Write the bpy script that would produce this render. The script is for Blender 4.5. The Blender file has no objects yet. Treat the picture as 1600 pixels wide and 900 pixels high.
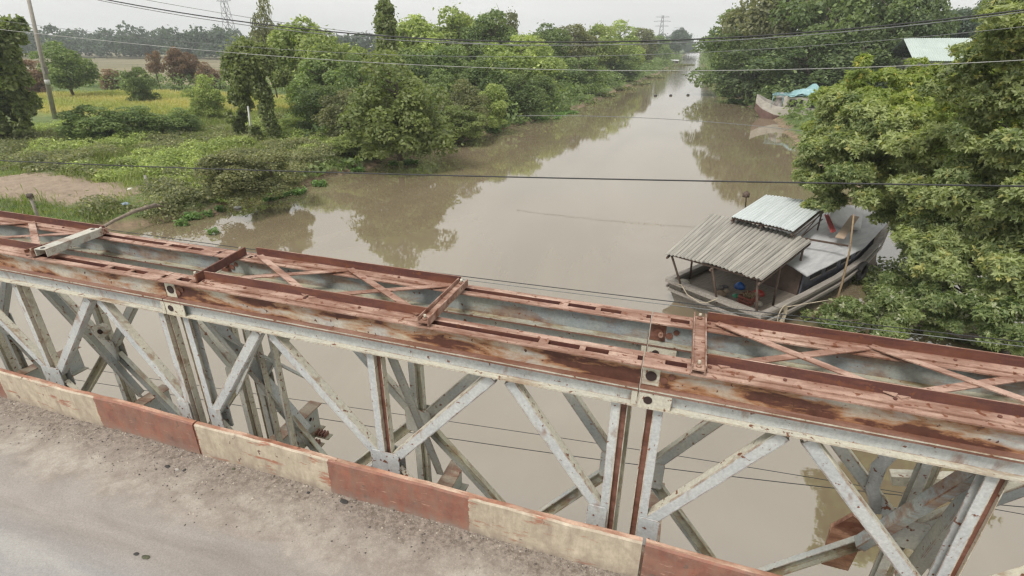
import bpy, bmesh, math, random
import numpy as np
from mathutils import Matrix, Vector
random.seed(7); rng = np.random.default_rng(7)
scene = bpy.context.scene
COL = scene.collection
# ------------------------------------------------------------------ camera
F = 834.53; H = 8.5
PITCH = math.atan(380 / F); YAW = -math.atan(288 / F * math.cos(PITCH))
fw = np.array([math.sin(YAW) * math.cos(PITCH), math.cos(YAW) * math.cos(PITCH), -math.sin(PITCH)])
rt = np.array([math.cos(YAW), -math.sin(YAW), 0.0]); up = np.cross(rt, fw)
cam = bpy.data.cameras.new('camera'); co = bpy.data.objects.new('camera', cam); COL.objects.link(co)
cam.sensor_width = 36; cam.lens = 36 * F / 1600; cam.clip_start = 0.05; cam.clip_end = 6000
co.matrix_world = Matrix(((rt[0], up[0], -fw[0], 0), (rt[1], up[1], -fw[1], 0), (rt[2], up[2], -fw[2], H), (0, 0, 0, 1)))
scene.camera = co
# ------------------------------------------------------------------ world, sun, exposure
SUN_EL, SUN_AZ = math.radians(58), math.radians(200)
world = bpy.data.worlds.new('World'); scene.world = world; world.use_nodes = True
nt = world.node_tree; nt.nodes.clear()
sky = nt.nodes.new('ShaderNodeTexSky'); sky.sky_type = 'NISHITA'; sky.sun_disc = False
sky.sun_elevation = SUN_EL; sky.sun_rotation = SUN_AZ; sky.dust_density = 5; sky.air_density = 1.5
hsv = nt.nodes.new('ShaderNodeHueSaturation'); hsv.inputs['Saturation'].default_value = 0.25
mx = nt.nodes.new('ShaderNodeMix'); mx.data_type = 'RGBA'; mx.inputs[0].default_value = 0.88
mx.inputs[7].default_value = (7.5, 7.5, 7.25, 1)          # the even white of a closed overcast
bg = nt.nodes.new('ShaderNodeBackground'); bg.inputs[1].default_value = 0.10
wo = nt.nodes.new('ShaderNodeOutputWorld')
nt.links.new(sky.outputs[0], hsv.inputs['Color']); nt.links.new(hsv.outputs[0], mx.inputs[6])
tcs = nt.nodes.new('ShaderNodeTexCoord'); ns = nt.nodes.new('ShaderNodeTexNoise'); ns.inputs['Scale'].default_value = 3; ns.inputs['Detail'].default_value = 5; mps = nt.nodes.new('ShaderNodeMapping'); mps.inputs['Scale'].default_value = (1, 1, 4)
nt.links.new(tcs.outputs['Generated'], mps.inputs[0]); nt.links.new(mps.outputs[0], ns.inputs['Vector']); mrs = nt.nodes.new('ShaderNodeMapRange'); mrs.inputs[1].default_value = .3; mrs.inputs[2].default_value = .7; mrs.inputs[3].default_value = .93; mrs.inputs[4].default_value = 1.05; nt.links.new(ns.outputs['Fac'], mrs.inputs[0])
vm = nt.nodes.new('ShaderNodeVectorMath'); vm.operation = 'SCALE'; nt.links.new(mx.outputs[2], vm.inputs[0]); nt.links.new(mrs.outputs[0], vm.inputs['Scale']); nt.links.new(vm.outputs[0], bg.inputs[0]); nt.links.new(bg.outputs[0], wo.inputs[0])
sl = bpy.data.lights.new('sun', 'SUN'); sl.energy = 2.2; sl.angle = math.radians(16); sl.color = (1, 0.96, 0.9)
so = bpy.data.objects.new('sun', sl); COL.objects.link(so)
sd = Vector((math.sin(SUN_AZ) * math.cos(SUN_EL), math.cos(SUN_AZ) * math.cos(SUN_EL), math.sin(SUN_EL)))
so.rotation_euler = sd.to_track_quat('Z', 'Y').to_euler()
vs = scene.view_settings; vs.view_transform = 'Standard'; vs.look = 'None'; vs.exposure = 0.43; vs.gamma = 1
vs.use_curve_mapping = False
cy = scene.cycles
cy.max_bounces = 6; cy.diffuse_bounces = 4; cy.glossy_bounces = 3; cy.transmission_bounces = 3; cy.transparent_max_bounces = 6; cy.volume_bounces = 0
cy.use_denoising = True; cy.sample_clamp_indirect = 6; cy.use_adaptive_sampling = True; cy.adaptive_threshold = 0.02
cy.pixel_filter_type = 'BLACKMAN_HARRIS'; cy.filter_width = 1.35

# ------------------------------------------------------------------ helpers
def ray(px, py): return fw + rt * (px - 800) / F + up * (450 - py) / F
def atz(px, py, z=0.0):
    d = ray(px, py); return np.array([0, 0, H]) + (z - H) / d[2] * d
def aty(px, py, Y):
    d = ray(px, py); return np.array([0, 0, H]) + Y / d[1] * d

class MB:
    def __init__(s): s.v = []; s.f = []; s.m = []; s.sm = []
    def add(s, vs_, fs, mi=0, smooth=False):
        o = len(s.v); s.v += [tuple(map(float, p)) for p in vs_]
        for i, f in enumerate(fs):
            s.f.append(tuple(a + o for a in f)); s.m.append(mi[i] if isinstance(mi, (list, tuple)) else mi); s.sm.append(smooth)
        return s
    def box(s, x0, x1, y0, y1, z0, z1, mi=0):
        # mi may be 6 long: bottom, top, -y, +x, +y, -x
        v = [(x0,y0,z0),(x1,y0,z0),(x1,y1,z0),(x0,y1,z0),(x0,y0,z1),(x1,y0,z1),(x1,y1,z1),(x0,y1,z1)]
        return s.add(v, [(0,3,2,1),(4,5,6,7),(0,1,5,4),(1,2,6,5),(2,3,7,6),(3,0,4,7)], mi)
    def bar(s, a, b, w, h, upv=(0,0,1), mi=0, off=(0,0)):
        # box from a to b; w across (side), h along up
        a = Vector(a); b = Vector(b); d = (b - a).normalized(); u = Vector(upv); sd_ = d.cross(u)
        if sd_.length < 1e-4: sd_ = d.cross(Vector((1, 0, 0)))
        sd_.normalize(); u = sd_.cross(d).normalized()
        o = sd_ * off[0] + u * off[1]; a = a + o; b = b + o
        A = [a - sd_*w/2 - u*h/2, a + sd_*w/2 - u*h/2, a + sd_*w/2 + u*h/2, a - sd_*w/2 + u*h/2]
        B = [p + (b - a) for p in A]
        return s.add(A + B, [(0,1,2,3),(7,6,5,4),(0,4,5,1),(1,5,6,2),(2,6,7,3),(3,7,4,0)], mi)
    def tube(s, pts, r, n=8, mi=0, cap=True):
        pts = [Vector(p) for p in pts]; k = len(pts)
        rs = r if isinstance(r, (list, tuple)) else [r] * k
        vv = []; ff = []
        for i, p in enumerate(pts):
            d = (pts[min(i+1, k-1)] - pts[max(i-1, 0)]).normalized()
            a = d.cross(Vector((0, 0, 1)));  a = a if a.length > 0.05 else d.cross(Vector((1, 0, 0)))
            a.normalize(); b = d.cross(a)
            for j in range(n):
                t = 2 * math.pi * j / n; vv.append(p + (a * math.cos(t) + b * math.sin(t)) * rs[i])
        for i in range(k - 1):
            for j in range(n):
                ff.append((i*n + j, i*n + (j+1) % n, (i+1)*n + (j+1) % n, (i+1)*n + j))
        s.add(vv, ff, mi, True)
        if cap:
            o = len(s.v) - len(vv)
            s.f.append(tuple(o + j for j in range(n))[::-1]); s.m.append(mi); s.sm.append(False)
            s.f.append(tuple(o + (k-1)*n + j for j in range(n))); s.m.append(mi); s.sm.append(False)
        return s
    def disc(s, c, nrm, r, t, n=16, mi=0):
        c = Vector(c); nrm = Vector(nrm).normalized()
        return s.tube([c, c + nrm * t], r, n, mi)
    def lathe(s, c, prof, n=16, mi=0, ang=0):
        vv = []; ff = []
        for (r, z) in prof:
            for j in range(n):
                t = 2*math.pi*j/n; vv.append((c[0] + r*math.cos(t), c[1] + r*math.sin(t), c[2] + z))
        for i in range(len(prof)-1):
            for j in range(n): ff.append((i*n+j, i*n+(j+1)%n, (i+1)*n+(j+1)%n, (i+1)*n+j))
        return s.add(vv, ff, mi, True)
    def build(s, name, mats, parent=None):
        me = bpy.data.meshes.new(name); me.from_pydata(s.v, [], s.f)
        mats = mats if isinstance(mats, (list, tuple)) else [mats]
        for m in mats: me.materials.append(m)
        me.polygons.foreach_set('material_index', s.m); me.polygons.foreach_set('use_smooth', s.sm)
        bm = bmesh.new(); bm.from_mesh(me); bmesh.ops.recalc_face_normals(bm, faces=bm.faces[:]); bm.to_mesh(me); bm.free()
        me.update()
        o = bpy.data.objects.new(name, me); COL.objects.link(o)
        if parent: o.parent = parent
        return o

def empty(name, loc=(0, 0, 0), rz=0.0, mat=None):
    o = bpy.data.objects.new(name, None); COL.objects.link(o); o.empty_display_size = 0.2
    if mat is not None: o.matrix_world = mat
    else: o.location = loc; o.rotation_euler = (0, 0, rz)
    return o
def tag(o, label=None, cat=None, group=None, kind=None):
    if label: o['label'] = label
    if cat: o['category'] = cat
    if group: o['group'] = group
    if kind: o['kind'] = kind
    return o

# ------------------------------------------------------------------ materials
def newmat(name):
    m = bpy.data.materials.new(name); m.use_nodes = True
    n = m.node_tree; b = n.nodes['Principled BSDF']; return m, n, b
def N(n, t, **kw):
    x = n.nodes.new(t)
    for k, v in kw.items(): setattr(x, k, v)
    return x
def ramp(n, src, stops):
    r = N(n, 'ShaderNodeValToRGB'); el = r.color_ramp.elements
    while len(el) < len(stops): el.new(0.5)
    for e, (p, c) in zip(el, stops):
        e.position = p; e.color = (c, c, c, 1) if isinstance(c, (int, float)) else (*c, 1)
    n.links.new(src, r.inputs[0]); return r.outputs[0]
def mapping(n, scale, coord='Object'):
    tc = N(n, 'ShaderNodeTexCoord'); mp = N(n, 'ShaderNodeMapping'); mp.inputs['Scale'].default_value = scale
    n.links.new(tc.outputs[coord], mp.inputs[0]); return mp.outputs[0]
def noise(n, vec, sc, det=5, rough=0.6, dist=0):
    x = N(n, 'ShaderNodeTexNoise'); x.inputs['Scale'].default_value = sc; x.inputs['Detail'].default_value = det
    x.inputs['Roughness'].default_value = rough; x.inputs['Distortion'].default_value = dist
    n.links.new(vec, x.inputs['Vector']); return x.outputs['Fac']
def mixc(n, fac, a, b, mode='MIX'):
    x = N(n, 'ShaderNodeMix', data_type='RGBA', blend_type=mode)
    for sock, v in ((x.inputs[0], fac), (x.inputs[6], a), (x.inputs[7], b)):
        if hasattr(v, 'is_linked') or isinstance(v, bpy.types.NodeSocket): n.links.new(v, sock)
        elif isinstance(v, (int, float)): sock.default_value = v
        else: sock.default_value = (*v, 1)
    return x.outputs[2]
def bump(n, b, h, strength, dist):
    x = N(n, 'ShaderNodeBump'); x.inputs['Strength'].default_value = strength; x.inputs['Distance'].default_value = dist
    n.links.new(h, x.inputs['Height']); n.links.new(x.outputs[0], b.inputs['Normal'])

def steel(name, base, base2, rust, lo, hi, stretch=(1.2, 6, 6), rust2=(0.16, 0.06, 0.03), speck=0.66, rough=0.62, sc=2.2, edge_wear=True, halo=None):
    """weathered paint: two tones of paint, broad rust patches and small specks."""
    m, n, b = newmat(name)
    v = mapping(n, stretch); v1 = mapping(n, (1, 1, 1))
    a = noise(n, v1, 3.0, 6); col = mixc(n, ramp(n, a, [(0.35, 0), (0.68, 1)]), base, base2)
    g = noise(n, v1, 60, 3, 0.7); col = mixc(n, 0.35, col, ramp(n, g, [(0.25, 0.28), (0.75, 0.9)]), 'OVERLAY')
    big = noise(n, v, sc, 8, 0.62, 0.3)
    rc = mixc(n, ramp(n, noise(n, v1, 22, 4), [(0.35, 0), (0.65, 1)]), rust, rust2)
    if halo:
        rc = mixc(n, ramp(n, big, [(hi, 0), (hi + 0.05, 1)]), mixc(n, 0.5, halo, rust), mixc(n, ramp(n, noise(n, v1, 22, 4), [(0.35, 0), (0.65, 1)]), rust2, tuple(x * 1.5 for x in rust2)))
    edge = ramp(n, big, [(max(lo - 0.07, 0), 0), (lo + 0.02, 0.55), (hi, 1)])
    col = mixc(n, edge, col, rc)
    sp = noise(n, mapping(n, (1, 1, 1.0)), 26, 4, 0.55)
    spm = ramp(n, sp, [(speck, 0), (speck + 0.04, 1)])
    col = mixc(n, spm, col, rust2)
    if edge_wear:
        bv = N(n, 'ShaderNodeBevel', samples=3); bv.inputs['Radius'].default_value = 0.007
        ge = N(n, 'ShaderNodeNewGeometry'); dt = N(n, 'ShaderNodeVectorMath', operation='DOT_PRODUCT'); n.links.new(bv.outputs[0], dt.inputs[0]); n.links.new(ge.outputs['Normal'], dt.inputs[1])
        ew = N(n, 'ShaderNodeMapRange'); ew.inputs[1].default_value = 0.995; ew.inputs[2].default_value = 0.93; n.links.new(dt.outputs['Value'], ew.inputs[0])
        mm = N(n, 'ShaderNodeMath', operation='MULTIPLY'); n.links.new(ew.outputs[0], mm.inputs[0]); n.links.new(ramp(n, noise(n, v1, 9, 6, 0.7), [(0.44, 0), (0.56, 1)]), mm.inputs[1])
        col = mixc(n, mm.outputs[0], col, rc)
    n.links.new(col, b.inputs['Base Color']); b.inputs['Roughness'].default_value = rough
    bump(n, b, noise(n, v1, 40, 6, 0.7), 0.35, 0.004)
    return m
BLUE = (0.39, 0.405, 0.41); CREAM = (0.52, 0.485, 0.39)
M = {}
M['pink'] = steel('red_lead_top', (0.325, 0.195, 0.15), (0.45, 0.325, 0.255), (0.19, 0.095, 0.065), 0.50, 0.66, speck=0.60)
M['dark'] = steel('rust_with_shade', (0.075, 0.028, 0.025), (0.115, 0.045, 0.035), (0.20, 0.08, 0.05), 0.54, 0.72, speck=0.62)  # deep rust red, shade of the upright faces mixed into the colour
M['rustweb'] = steel('rust_web', (0.36, 0.375, 0.375), (0.52, 0.45, 0.32), (0.24, 0.11, 0.055), 0.46, 0.53, stretch=(0.9, 3, 3.2), rust2=(0.075, 0.028, 0.018), speck=0.63, sc=3.0, halo=(0.40, 0.21, 0.10))
M['brown'] = steel('brown_flange', (0.20, 0.11, 0.085), (0.27, 0.16, 0.12), (0.11, 0.045, 0.03), 0.52, 0.75)
M['blue'] = steel('blue_grey_paint', BLUE, (0.48, 0.49, 0.475), (0.30, 0.17, 0.09), 0.66, 0.8, stretch=(5, 5, 1.6), speck=0.635)
M['cream'] = steel('cream_paint', CREAM, (0.43, 0.42, 0.36), (0.30, 0.19, 0.10), 0.62, 0.78, speck=0.62)
M['web'] = steel('grey_web', (0.31, 0.33, 0.33), (0.41, 0.395, 0.33), (0.27, 0.16, 0.08), 0.72, 0.85, stretch=(2.5, 5, 2.5), speck=0.64)
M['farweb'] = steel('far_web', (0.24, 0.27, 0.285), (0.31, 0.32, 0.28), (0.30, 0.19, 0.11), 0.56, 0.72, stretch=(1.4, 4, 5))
M['olive'] = steel('mossy_paint', (0.29, 0.295, 0.26), (0.36, 0.335, 0.23), (0.20, 0.16, 0.07), 0.56, 0.75, stretch=(2.5, 5, 2.5))
M['rust'] = steel('rust', (0.16, 0.07, 0.05), (0.24, 0.12, 0.09), (0.09, 0.035, 0.025), 0.5, 0.7)
M['tan'] = steel('tan_rust', (0.36, 0.27, 0.20), (0.28, 0.25, 0.19), (0.24, 0.12, 0.07), 0.5, 0.66)
M['plank'] = steel('grey_channel', (0.38, 0.38, 0.34), (0.44, 0.41, 0.34), (0.26, 0.2, 0.14), 0.6, 0.8)
M['hole'] = newmat('hole')[0]; M['hole'].node_tree.nodes['Principled BSDF'].inputs['Base Color'].default_value = (0.035, 0.02, 0.018, 1)
M['hole'].node_tree.nodes['Principled BSDF'].inputs['Roughness'].default_value = 0.9

def plain(name, c, c2=None, sc=6, rough=0.8, bumpd=0.01, stretch=(1, 1, 1), lo=0.35, hi=0.65):
    m, n, b = newmat(name); v = mapping(n, stretch)
    f = noise(n, v, sc, 6, 0.65)
    col = mixc(n, ramp(n, f, [(lo, 0), (hi, 1)]), c, c2 or tuple(x * 0.65 for x in c))
    n.links.new(col, b.inputs['Base Color']); b.inputs['Roughness'].default_value = rough
    if bumpd: bump(n, b, noise(n, v, sc * 5, 5), 0.4, bumpd)
    return m

# ------------------------------------------------------------------ bridge frame (measured from the photograph)
BX = Vector((1.0, -0.0141, -0.0089)).normalized(); BY = Vector((0.0141, 1, 0.0033)); BY = (BY - BX * BX.dot(BY)).normalized(); BZ = BX.cross(BY)
BO = Vector((-0.0569, 2.2255, H - 1.3758))
BM = Matrix(((BX.x, BY.x, BZ.x, BO.x), (BX.y, BY.y, BZ.y, BO.y), (BX.z, BY.z, BZ.z, BO.z), (0, 0, 0, 1)))
BMI = BM.inverted()
def inb(p): return BMI @ Vector(p)
S = 0.45; L = 3.0; ZT = -0.14; ZC = -0.24; ZB0, ZB1 = -1.96, -1.86; ZM = -1.08; KX = 0.13
bridge = empty('steel_bridge', mat=BM)
tag(bridge, 'rusty blue grey panel truss bridge side with red brown top chords along the road', 'bridge')
MS = [M['blue'], M['pink'], M['dark'], M['rustweb'], M['brown'], M['cream'], M['web'], M['farweb'], M['olive'], M['rust'], M['hole'], M['plank'], M['tan']]
IX = dict(blue=0, pink=1, dark=2, rustweb=3, brown=4, cream=5, web=6, farweb=7, olive=8, rust=9, hole=10, plank=11, tan=12)
def channel_x(mb, x0, x1, y_toe, side, z0, z1, top, web, low, toe, t=0.008, fl=0.040, back='dark'):
    """channel along x. side=+1: toes towards -y (near side), web at y_toe+fl; side=-1: toes towards +y"""
    i = IX
    yw0, yw1 = (y_toe + fl, y_toe + fl + 0.006) if side > 0 else (y_toe - fl - 0.006, y_toe - fl)
    ya, yb = (y_toe, yw0) if side > 0 else (yw1, y_toe)
    mb.box(x0, x1, yw0, yw1, z0, z1, [i[low], i[top], i[web] if side > 0 else i[back], i[web], i[back] if side > 0 else i[web], i[web]])
    mb.box(x0, x1, ya, yb, z1 - t, z1, [i[web], i[top], i[top], i[top], i[top], i[top]])
    mb.box(x0, x1, ya, yb, z0, z0 + t, [i[low], i[low], i[toe], i[low], i[toe], i[low]])
for p in range(-3, 2):
    x0, x1 = p * L + 0.003, (p + 1) * L - 0.003
    for tr in (0, 1):
        y = tr * S; far = tr == 1
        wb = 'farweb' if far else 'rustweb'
        mb = MB()
        channel_x(mb, x0, x1, y, 1, ZT + 0.002, 0, 'pink', wb, 'brown' if not far else 'olive', 'cream')
        channel_x(mb, x0, x1, y + 0.1327, -1, ZT + 0.002, 0, 'pink', 'farweb', 'brown', 'cream')
        mb.box(x0, x1, y + 0.0450, y + 0.0877, ZT + 0.02, ZT + 0.026, IX['dark'])       # dark strip closing the gap between the channels
        for bx, bw in ((0.05, 0.10), (0.22, 0.04), (2.50, 0.05), (2.70, 0.03), (2.90, 0.14)):   # batten plates across the gap
            mb.box(x0 + bx - bw / 2, x0 + bx + bw / 2, y + 0.0395, y + 0.0932, -0.010, -0.001, IX['pink'])
        for bx in (0.30, 0.62, 1.05, 1.42, 1.80): mb.disc((x0 + bx, y + 0.070, 0.0085), (0, 0, 1), 0.008, 0.007, 8, IX['dark'])
        mb.build('reinforcing_chord', MS, bridge)
        mb = MB()
        channel_x(mb, x0, x1, y, 1, ZC, ZT, 'brown', 'blue' if not far else 'web', 'cream', 'cream')
        channel_x(mb, x0, x1, y + 0.1327, -1, ZC, ZT, 'brown', 'web', 'cream', 'web')
        mb.build('top_chord', MS, bridge)
        mb = MB()
        channel_x(mb, x0, x1, y, 1, ZB0, ZB1, 'cream', 'web', 'olive', 'web')
        channel_x(mb, x0, x1, y + 0.1327, -1, ZB0, ZB1, 'cream', 'cream', 'olive', 'cream')
        mb.build('bottom_chord', MS, bridge)
        # lug plates with the pin holes
        for (lx0, lx1, hs) in ((x0, x0 + 0.155, True), (x1 - 0.03, x1, False)):
            mb = MB()
            mb.box(lx0, lx1, y + 0.0032, y + 0.0095, ZC + 0.009, ZT - 0.006, IX['cream'])
            if hs:
                mb.disc((x0 + 0.045, y + 0.0028, -0.190), (0, 1, 0), 0.021, -0.003, 20, IX['hole'])
                mb.disc((x0 + 0.045, y + 0.0363, -0.072), (0, 1, 0), 0.026, -0.004, 20, IX['hole' if not far else 'rust'])
                mb.box(x0 + 0.002, x0 + 0.085, y + 0.0371, y + 0.0391, -0.125, -0.012, IX['cream' if not far else 'rust'])
                mb.disc((x0 + 0.105, y + 0.0363, -0.085), (0, 1, 0), 0.020, -0.003, 9, IX['rust'])
                mb.disc((x0 + 0.14, y + 0.0371, -0.060), (0, 1, 0), 0.017, -0.003, 7, IX['rust'])
                if far: mb.disc((x0 + 0.06, y + 0.0348, -0.075), (0, 1, 0), 0.014, -0.03, 14, IX['pink'])
            mb.build('pin_lug', MS, bridge)
        # posts: an end post either side of the joint and one in the middle
        zt_, zb_ = ZC - 0.001, ZB1 + 0.001
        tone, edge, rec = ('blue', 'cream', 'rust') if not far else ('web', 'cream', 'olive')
        def post(xc, dirn, rw):
            mb = MB(); a = xc - 0.028 * dirn
            xs = sorted((a - 0.022 * dirn, a + 0.022 * dirn))
            mb.box(xs[0], xs[1], y + 0.0379, y + 0.0435, zb_, zt_, IX[tone])              # near flange
            mb.box(xs[0], xs[1], y + 0.0916, y + 0.0972, zb_, zt_, IX[tone])
            w = sorted((a + 0.022 * dirn, a + 0.027 * dirn)); mb.box(w[0], w[1], y + 0.0379, y + 0.0972, zb_, zt_, IX[edge])
            q = sorted((a + 0.027 * dirn, a + (0.027 + rw) * dirn)); mb.box(q[0], q[1], y + 0.0672, y + 0.0719, zb_, zt_, IX[rec])
            e = sorted((a + (0.027 + rw) * dirn, a + (0.031 + rw) * dirn)); mb.box(e[0], e[1], y + 0.0490, y + 0.0932, zb_, zt_, IX[edge])
            mb.build('vertical_post', MS, bridge)
        post(x0 + 0.075, -1, 0.030); post(x1 - 0.075, 1, 0.030); post(x0 + 1.5, 1, 0.036)
        # diamond web members
        def diag(a, b, open_near):
            mb = MB(); A = Vector((a[0], y + 0.062, a[1])); B = Vector((b[0], y + 0.062, b[1]))
            yv = (0, 1, 0)                               # 'up' of the bar is the y direction, side lies in the truss plane
            flip = 1 if (B - A).cross(Vector(yv)).z > 0 else -1
            if open_near:
                mb.bar(A, B, 0.062, 0.006, yv, IX[rec if far else 'web'], (0, 0.015))
                mb.bar(A, B, 0.006, 0.040, yv, IX['cream' if not far else 'olive'], (0.034, -0.002))
                mb.bar(A, B, 0.006, 0.040, yv, IX[tone], (-0.034, -0.002))
            else:
                mb.bar(A, B, 0.056, 0.006, yv, IX[tone], (0, -0.022))
                mb.bar(A, B, 0.006, 0.046, yv, IX['cream'], (0.031 * flip, 0.002))
                mb.bar(A, B, 0.006, 0.046, yv, IX[tone], (-0.031 * flip, 0.002))
            mb.build('diagonal_brace', MS, bridge)
        e = 0.012
        zt2, zb2 = ZC - 0.03, ZB1 + 0.03
        for (xa, xq, xb) in ((x0 + 0.12, x0 + 0.72, x0 + 1.44), (x1 - 0.12, x1 - 0.72, x0 + 1.56)):
            dx = 0.05 if xb > xa else -0.05
            diag((xa, ZM + 0.05), (xq - dx, zt2), False); diag((xb, ZM + 0.05), (xq + dx, zt2), False)
            diag((xa, ZM - 0.05), (xq - dx, zb2), True); diag((xb, ZM - 0.05), (xq + dx, zb2), True)
        for gx0, gx1 in ((x0 + 0.085, x0 + 0.195), (x1 - 0.195, x1 - 0.085), (x0 + 1.5 - 0.10, x0 + 1.5 + 0.10)):
            mb = MB(); c = 0.012
            for gy in (y + 0.026, y + 0.100):
                vv = [(gx0 + c, gy, ZM - .1), (gx1 - c, gy, ZM - .1), (gx1, gy, ZM - .1 + c), (gx1, gy, ZM + .1 - c), (gx1 - c, gy, ZM + .1), (gx0 + c, gy, ZM + .1), (gx0, gy, ZM + .1 - c), (gx0, gy, ZM - .1 + c)]
                vv += [(a, b_ + 0.007, c_) for a, b_, c_ in vv]
                mb.add(vv, [tuple(range(8)), tuple(range(15, 7, -1))] + [(k, (k + 1) % 8, 8 + (k + 1) % 8, 8 + k) for k in range(8)], IX['blue' if not far else 'web'])
            for (sx, sz) in ((0.35, 0.03), (0.6, -0.04)):
                mb.disc((gx0 + (gx1 - gx0) * sx, y + 0.0255, ZM + sz), (0, 1, 0), 0.006, -0.002, 8, IX['rust'])
            mb.build('gusset_plate', MS, bridge)
    # bracing frame lying across the two chords
    fx0, fx1 = p * L + 0.29, p * L + 1.84
    for yy in (0.0, S):
        mb = MB()
        mb.box(fx0, fx1, yy + 0.034, yy + 0.100, 0.001, 0.008, [IX['pink']] * 6)
        mb.box(fx0, fx1, yy + 0.100, yy + 0.107, 0.001, 0.062, [IX['dark'], IX['pink'], IX['dark'], IX['dark'], IX['dark'], IX['dark']])  # upright leg coloured darker than the flat one, its shade painted in
        mb.build('bracing_angle', MS, bridge)
    ys0, ys1 = 0.095, S + 0.07
    xm1, xm2, xm3 = fx0 + 0.05, (fx0 + fx1) / 2, fx1 - 0.05
    for k, (xa, xb) in enumerate(((xm1, xm2), (xm2, xm3))):
        MB().bar((xa, ys0, 0.0125), (xb, ys1, 0.0125), 0.045, 0.006, (0, 0, 1), IX['pink']).build('lacing_bar', MS, bridge)
        MB().bar((xa, ys1, 0.0200), (xb, ys0, 0.0200), 0.045, 0.006, (0, 0, 1), IX['pink']).build('lacing_bar', MS, bridge)
    for xb_, dx_, dk in ((p * L + 0.25, (-0.07 if p == -1 else 0.0), p == -1), (p * L + 1.86, 0.0, False)):
        mb = MB()
        a = Vector((xb_, -0.004 if not dk else 0.05, 0.030)); b = Vector((xb_ + dx_, S + 0.09, 0.030))
        if dk:
            mb.bar(a, b, 0.010, 0.055, (0, 0, 1), IX['dark'], (0.02, 0.0)); mb.bar(a, b, 0.05, 0.008, (0, 0, 1), IX['pink'], (-0.005, -0.024))
        else:
            mb.bar(a, b, 0.052, 0.008, (0, 0, 1), IX['pink'], (0, 0)); mb.bar(a, b, 0.006, 0.045, (0, 0, 1), IX['pink'], (0.029, 0.005)); mb.bar(a, b, 0.006, 0.045, (0, 0, 1), IX['pink'], (-0.029, 0.005))
        cr = mb.build('cross_bar', MS, bridge)
        for q in (0.05, 0.95):
            c = a.lerp(b, q); m2 = MB(); m2.disc((c.x, c.y, c.z + 0.004), (0, 0, 1), 0.015, 0.012, 6, IX['pink']); m2.disc((c.x, c.y, c.z + 0.016), (0, 0, 1), 0.008, 0.018, 8, IX['cream'])
            m2.build('bolt', MS, cr)
    # raker strut from the near truss down to the transom end, and cross frame in the middle of the panel
    xr = p * L + 1.5
    mb = MB()
    mb.bar((xr + 0.02, 0.16, -0.27), (xr + 0.10, 0.56, -1.58), 0.07, 0.008, (1, 0, 0), IX['web']); mb.bar((xr + 0.02, 0.16, -0.27), (xr + 0.10, 0.56, -1.58), 0.008, 0.06, (1, 0, 0), IX['web'], (0.03, 0.025))
    mb.build('raker', MS, bridge)
    for xt_, yt in ((p * L + 0.18, 0.98), (p * L + 1.70, 0.74)):
        mb = MB()
        zt3, zb3 = -1.585, -1.855
        mb.box(xt_ - 0.06, xt_ + 0.06, -3.6, yt, zt3 - 0.010, zt3, IX['tan']); mb.box(xt_ - 0.06, xt_ + 0.06, -3.6, yt, zb3, zb3 + 0.010, IX['olive'])
        mb.box(xt_ - 0.004, xt_ + 0.004, -3.6, yt, zb3 + 0.010, zt3 - 0.010, IX['web'])
        for ys in (0.36, 0.72, 0.9):
            if ys < yt: mb.disc((xt_ + 0.0045, ys - 0.03, -1.70), (1, 0, 0), 0.018, 0.002, 12, IX['hole'])
        mb.build('transom', MS, bridge)
        mb = MB()
        for yq in (0.20, 0.36): mb.box(xt_ - 0.12, xt_ - 0.07, yq - 0.03, yq + 0.03, -1.85, -1.50, IX['rust'])
        if False: pass
# heavier sway bracing seen through the panel left of the nearest full one
mb = MB()
mb.bar((-2.86, 0.17, -0.30), (-2.62, 0.60, -1.56), 0.10, 0.010, (1, 0, 0), IX['blue']); mb.bar((-2.86, 0.17, -0.30), (-2.62, 0.60, -1.56), 0.010, 0.05, (1, 0, 0), IX['web'], (0.05, 0.02))
mb.build('raker', MS, bridge)
mb = MB(); mb.bar((-2.86, 0.17, -0.42), (-2.50, 0.56, -0.98), 0.05, 0.008, (0, 0, 1), IX['web']); mb.bar((-2.80, 0.19, -0.95), (-2.60, 0.46, -0.40), 0.05, 0.008, (0, 0, 1), IX['web']); mb.build('sway_brace', MS, bridge)
for xx in (-2.72, -2.58):
    mb = MB(); mb.box(xx - 0.03, xx + 0.03, S - 0.06, S - 0.054, -1.84, -0.26, IX['web']); mb.box(xx + 0.03, xx + 0.036, S - 0.10, S - 0.054, -1.84, -0.26, IX['cream']); mb.build('cross_frame_post', MS, bridge)
# right hand heavy sway brace and its cream strut
mb = MB(); mb.bar((1.50, 0.17, -0.29), (1.26, 0.40, -1.15), 0.065, 0.010, (1, 0, 0), IX['farweb']); mb.bar((1.50, 0.17, -0.29), (1.26, 0.40, -1.15), 0.010, 0.045, (1, 0, 0), IX['farweb'], (0.032, 0.02)); mb.build('raker', MS, bridge)
mb = MB(); mb.tube([(1.25, 0.36, -0.45), (1.24, 0.42, -0.62), (1.27, 0.47, -0.80), (1.34, 0.50, -0.98)], [0.036, 0.036, 0.034, 0.03], 6, IX['blue']); mb.build('sway_brace', MS, bridge)
mb = MB(); mb.bar((1.42, 0.66, -0.86), (1.86, 0.62, -0.72), 0.07, 0.06, (0, 0, 1), IX['cream']); mb.build('sway_brace', MS, bridge)
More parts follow.
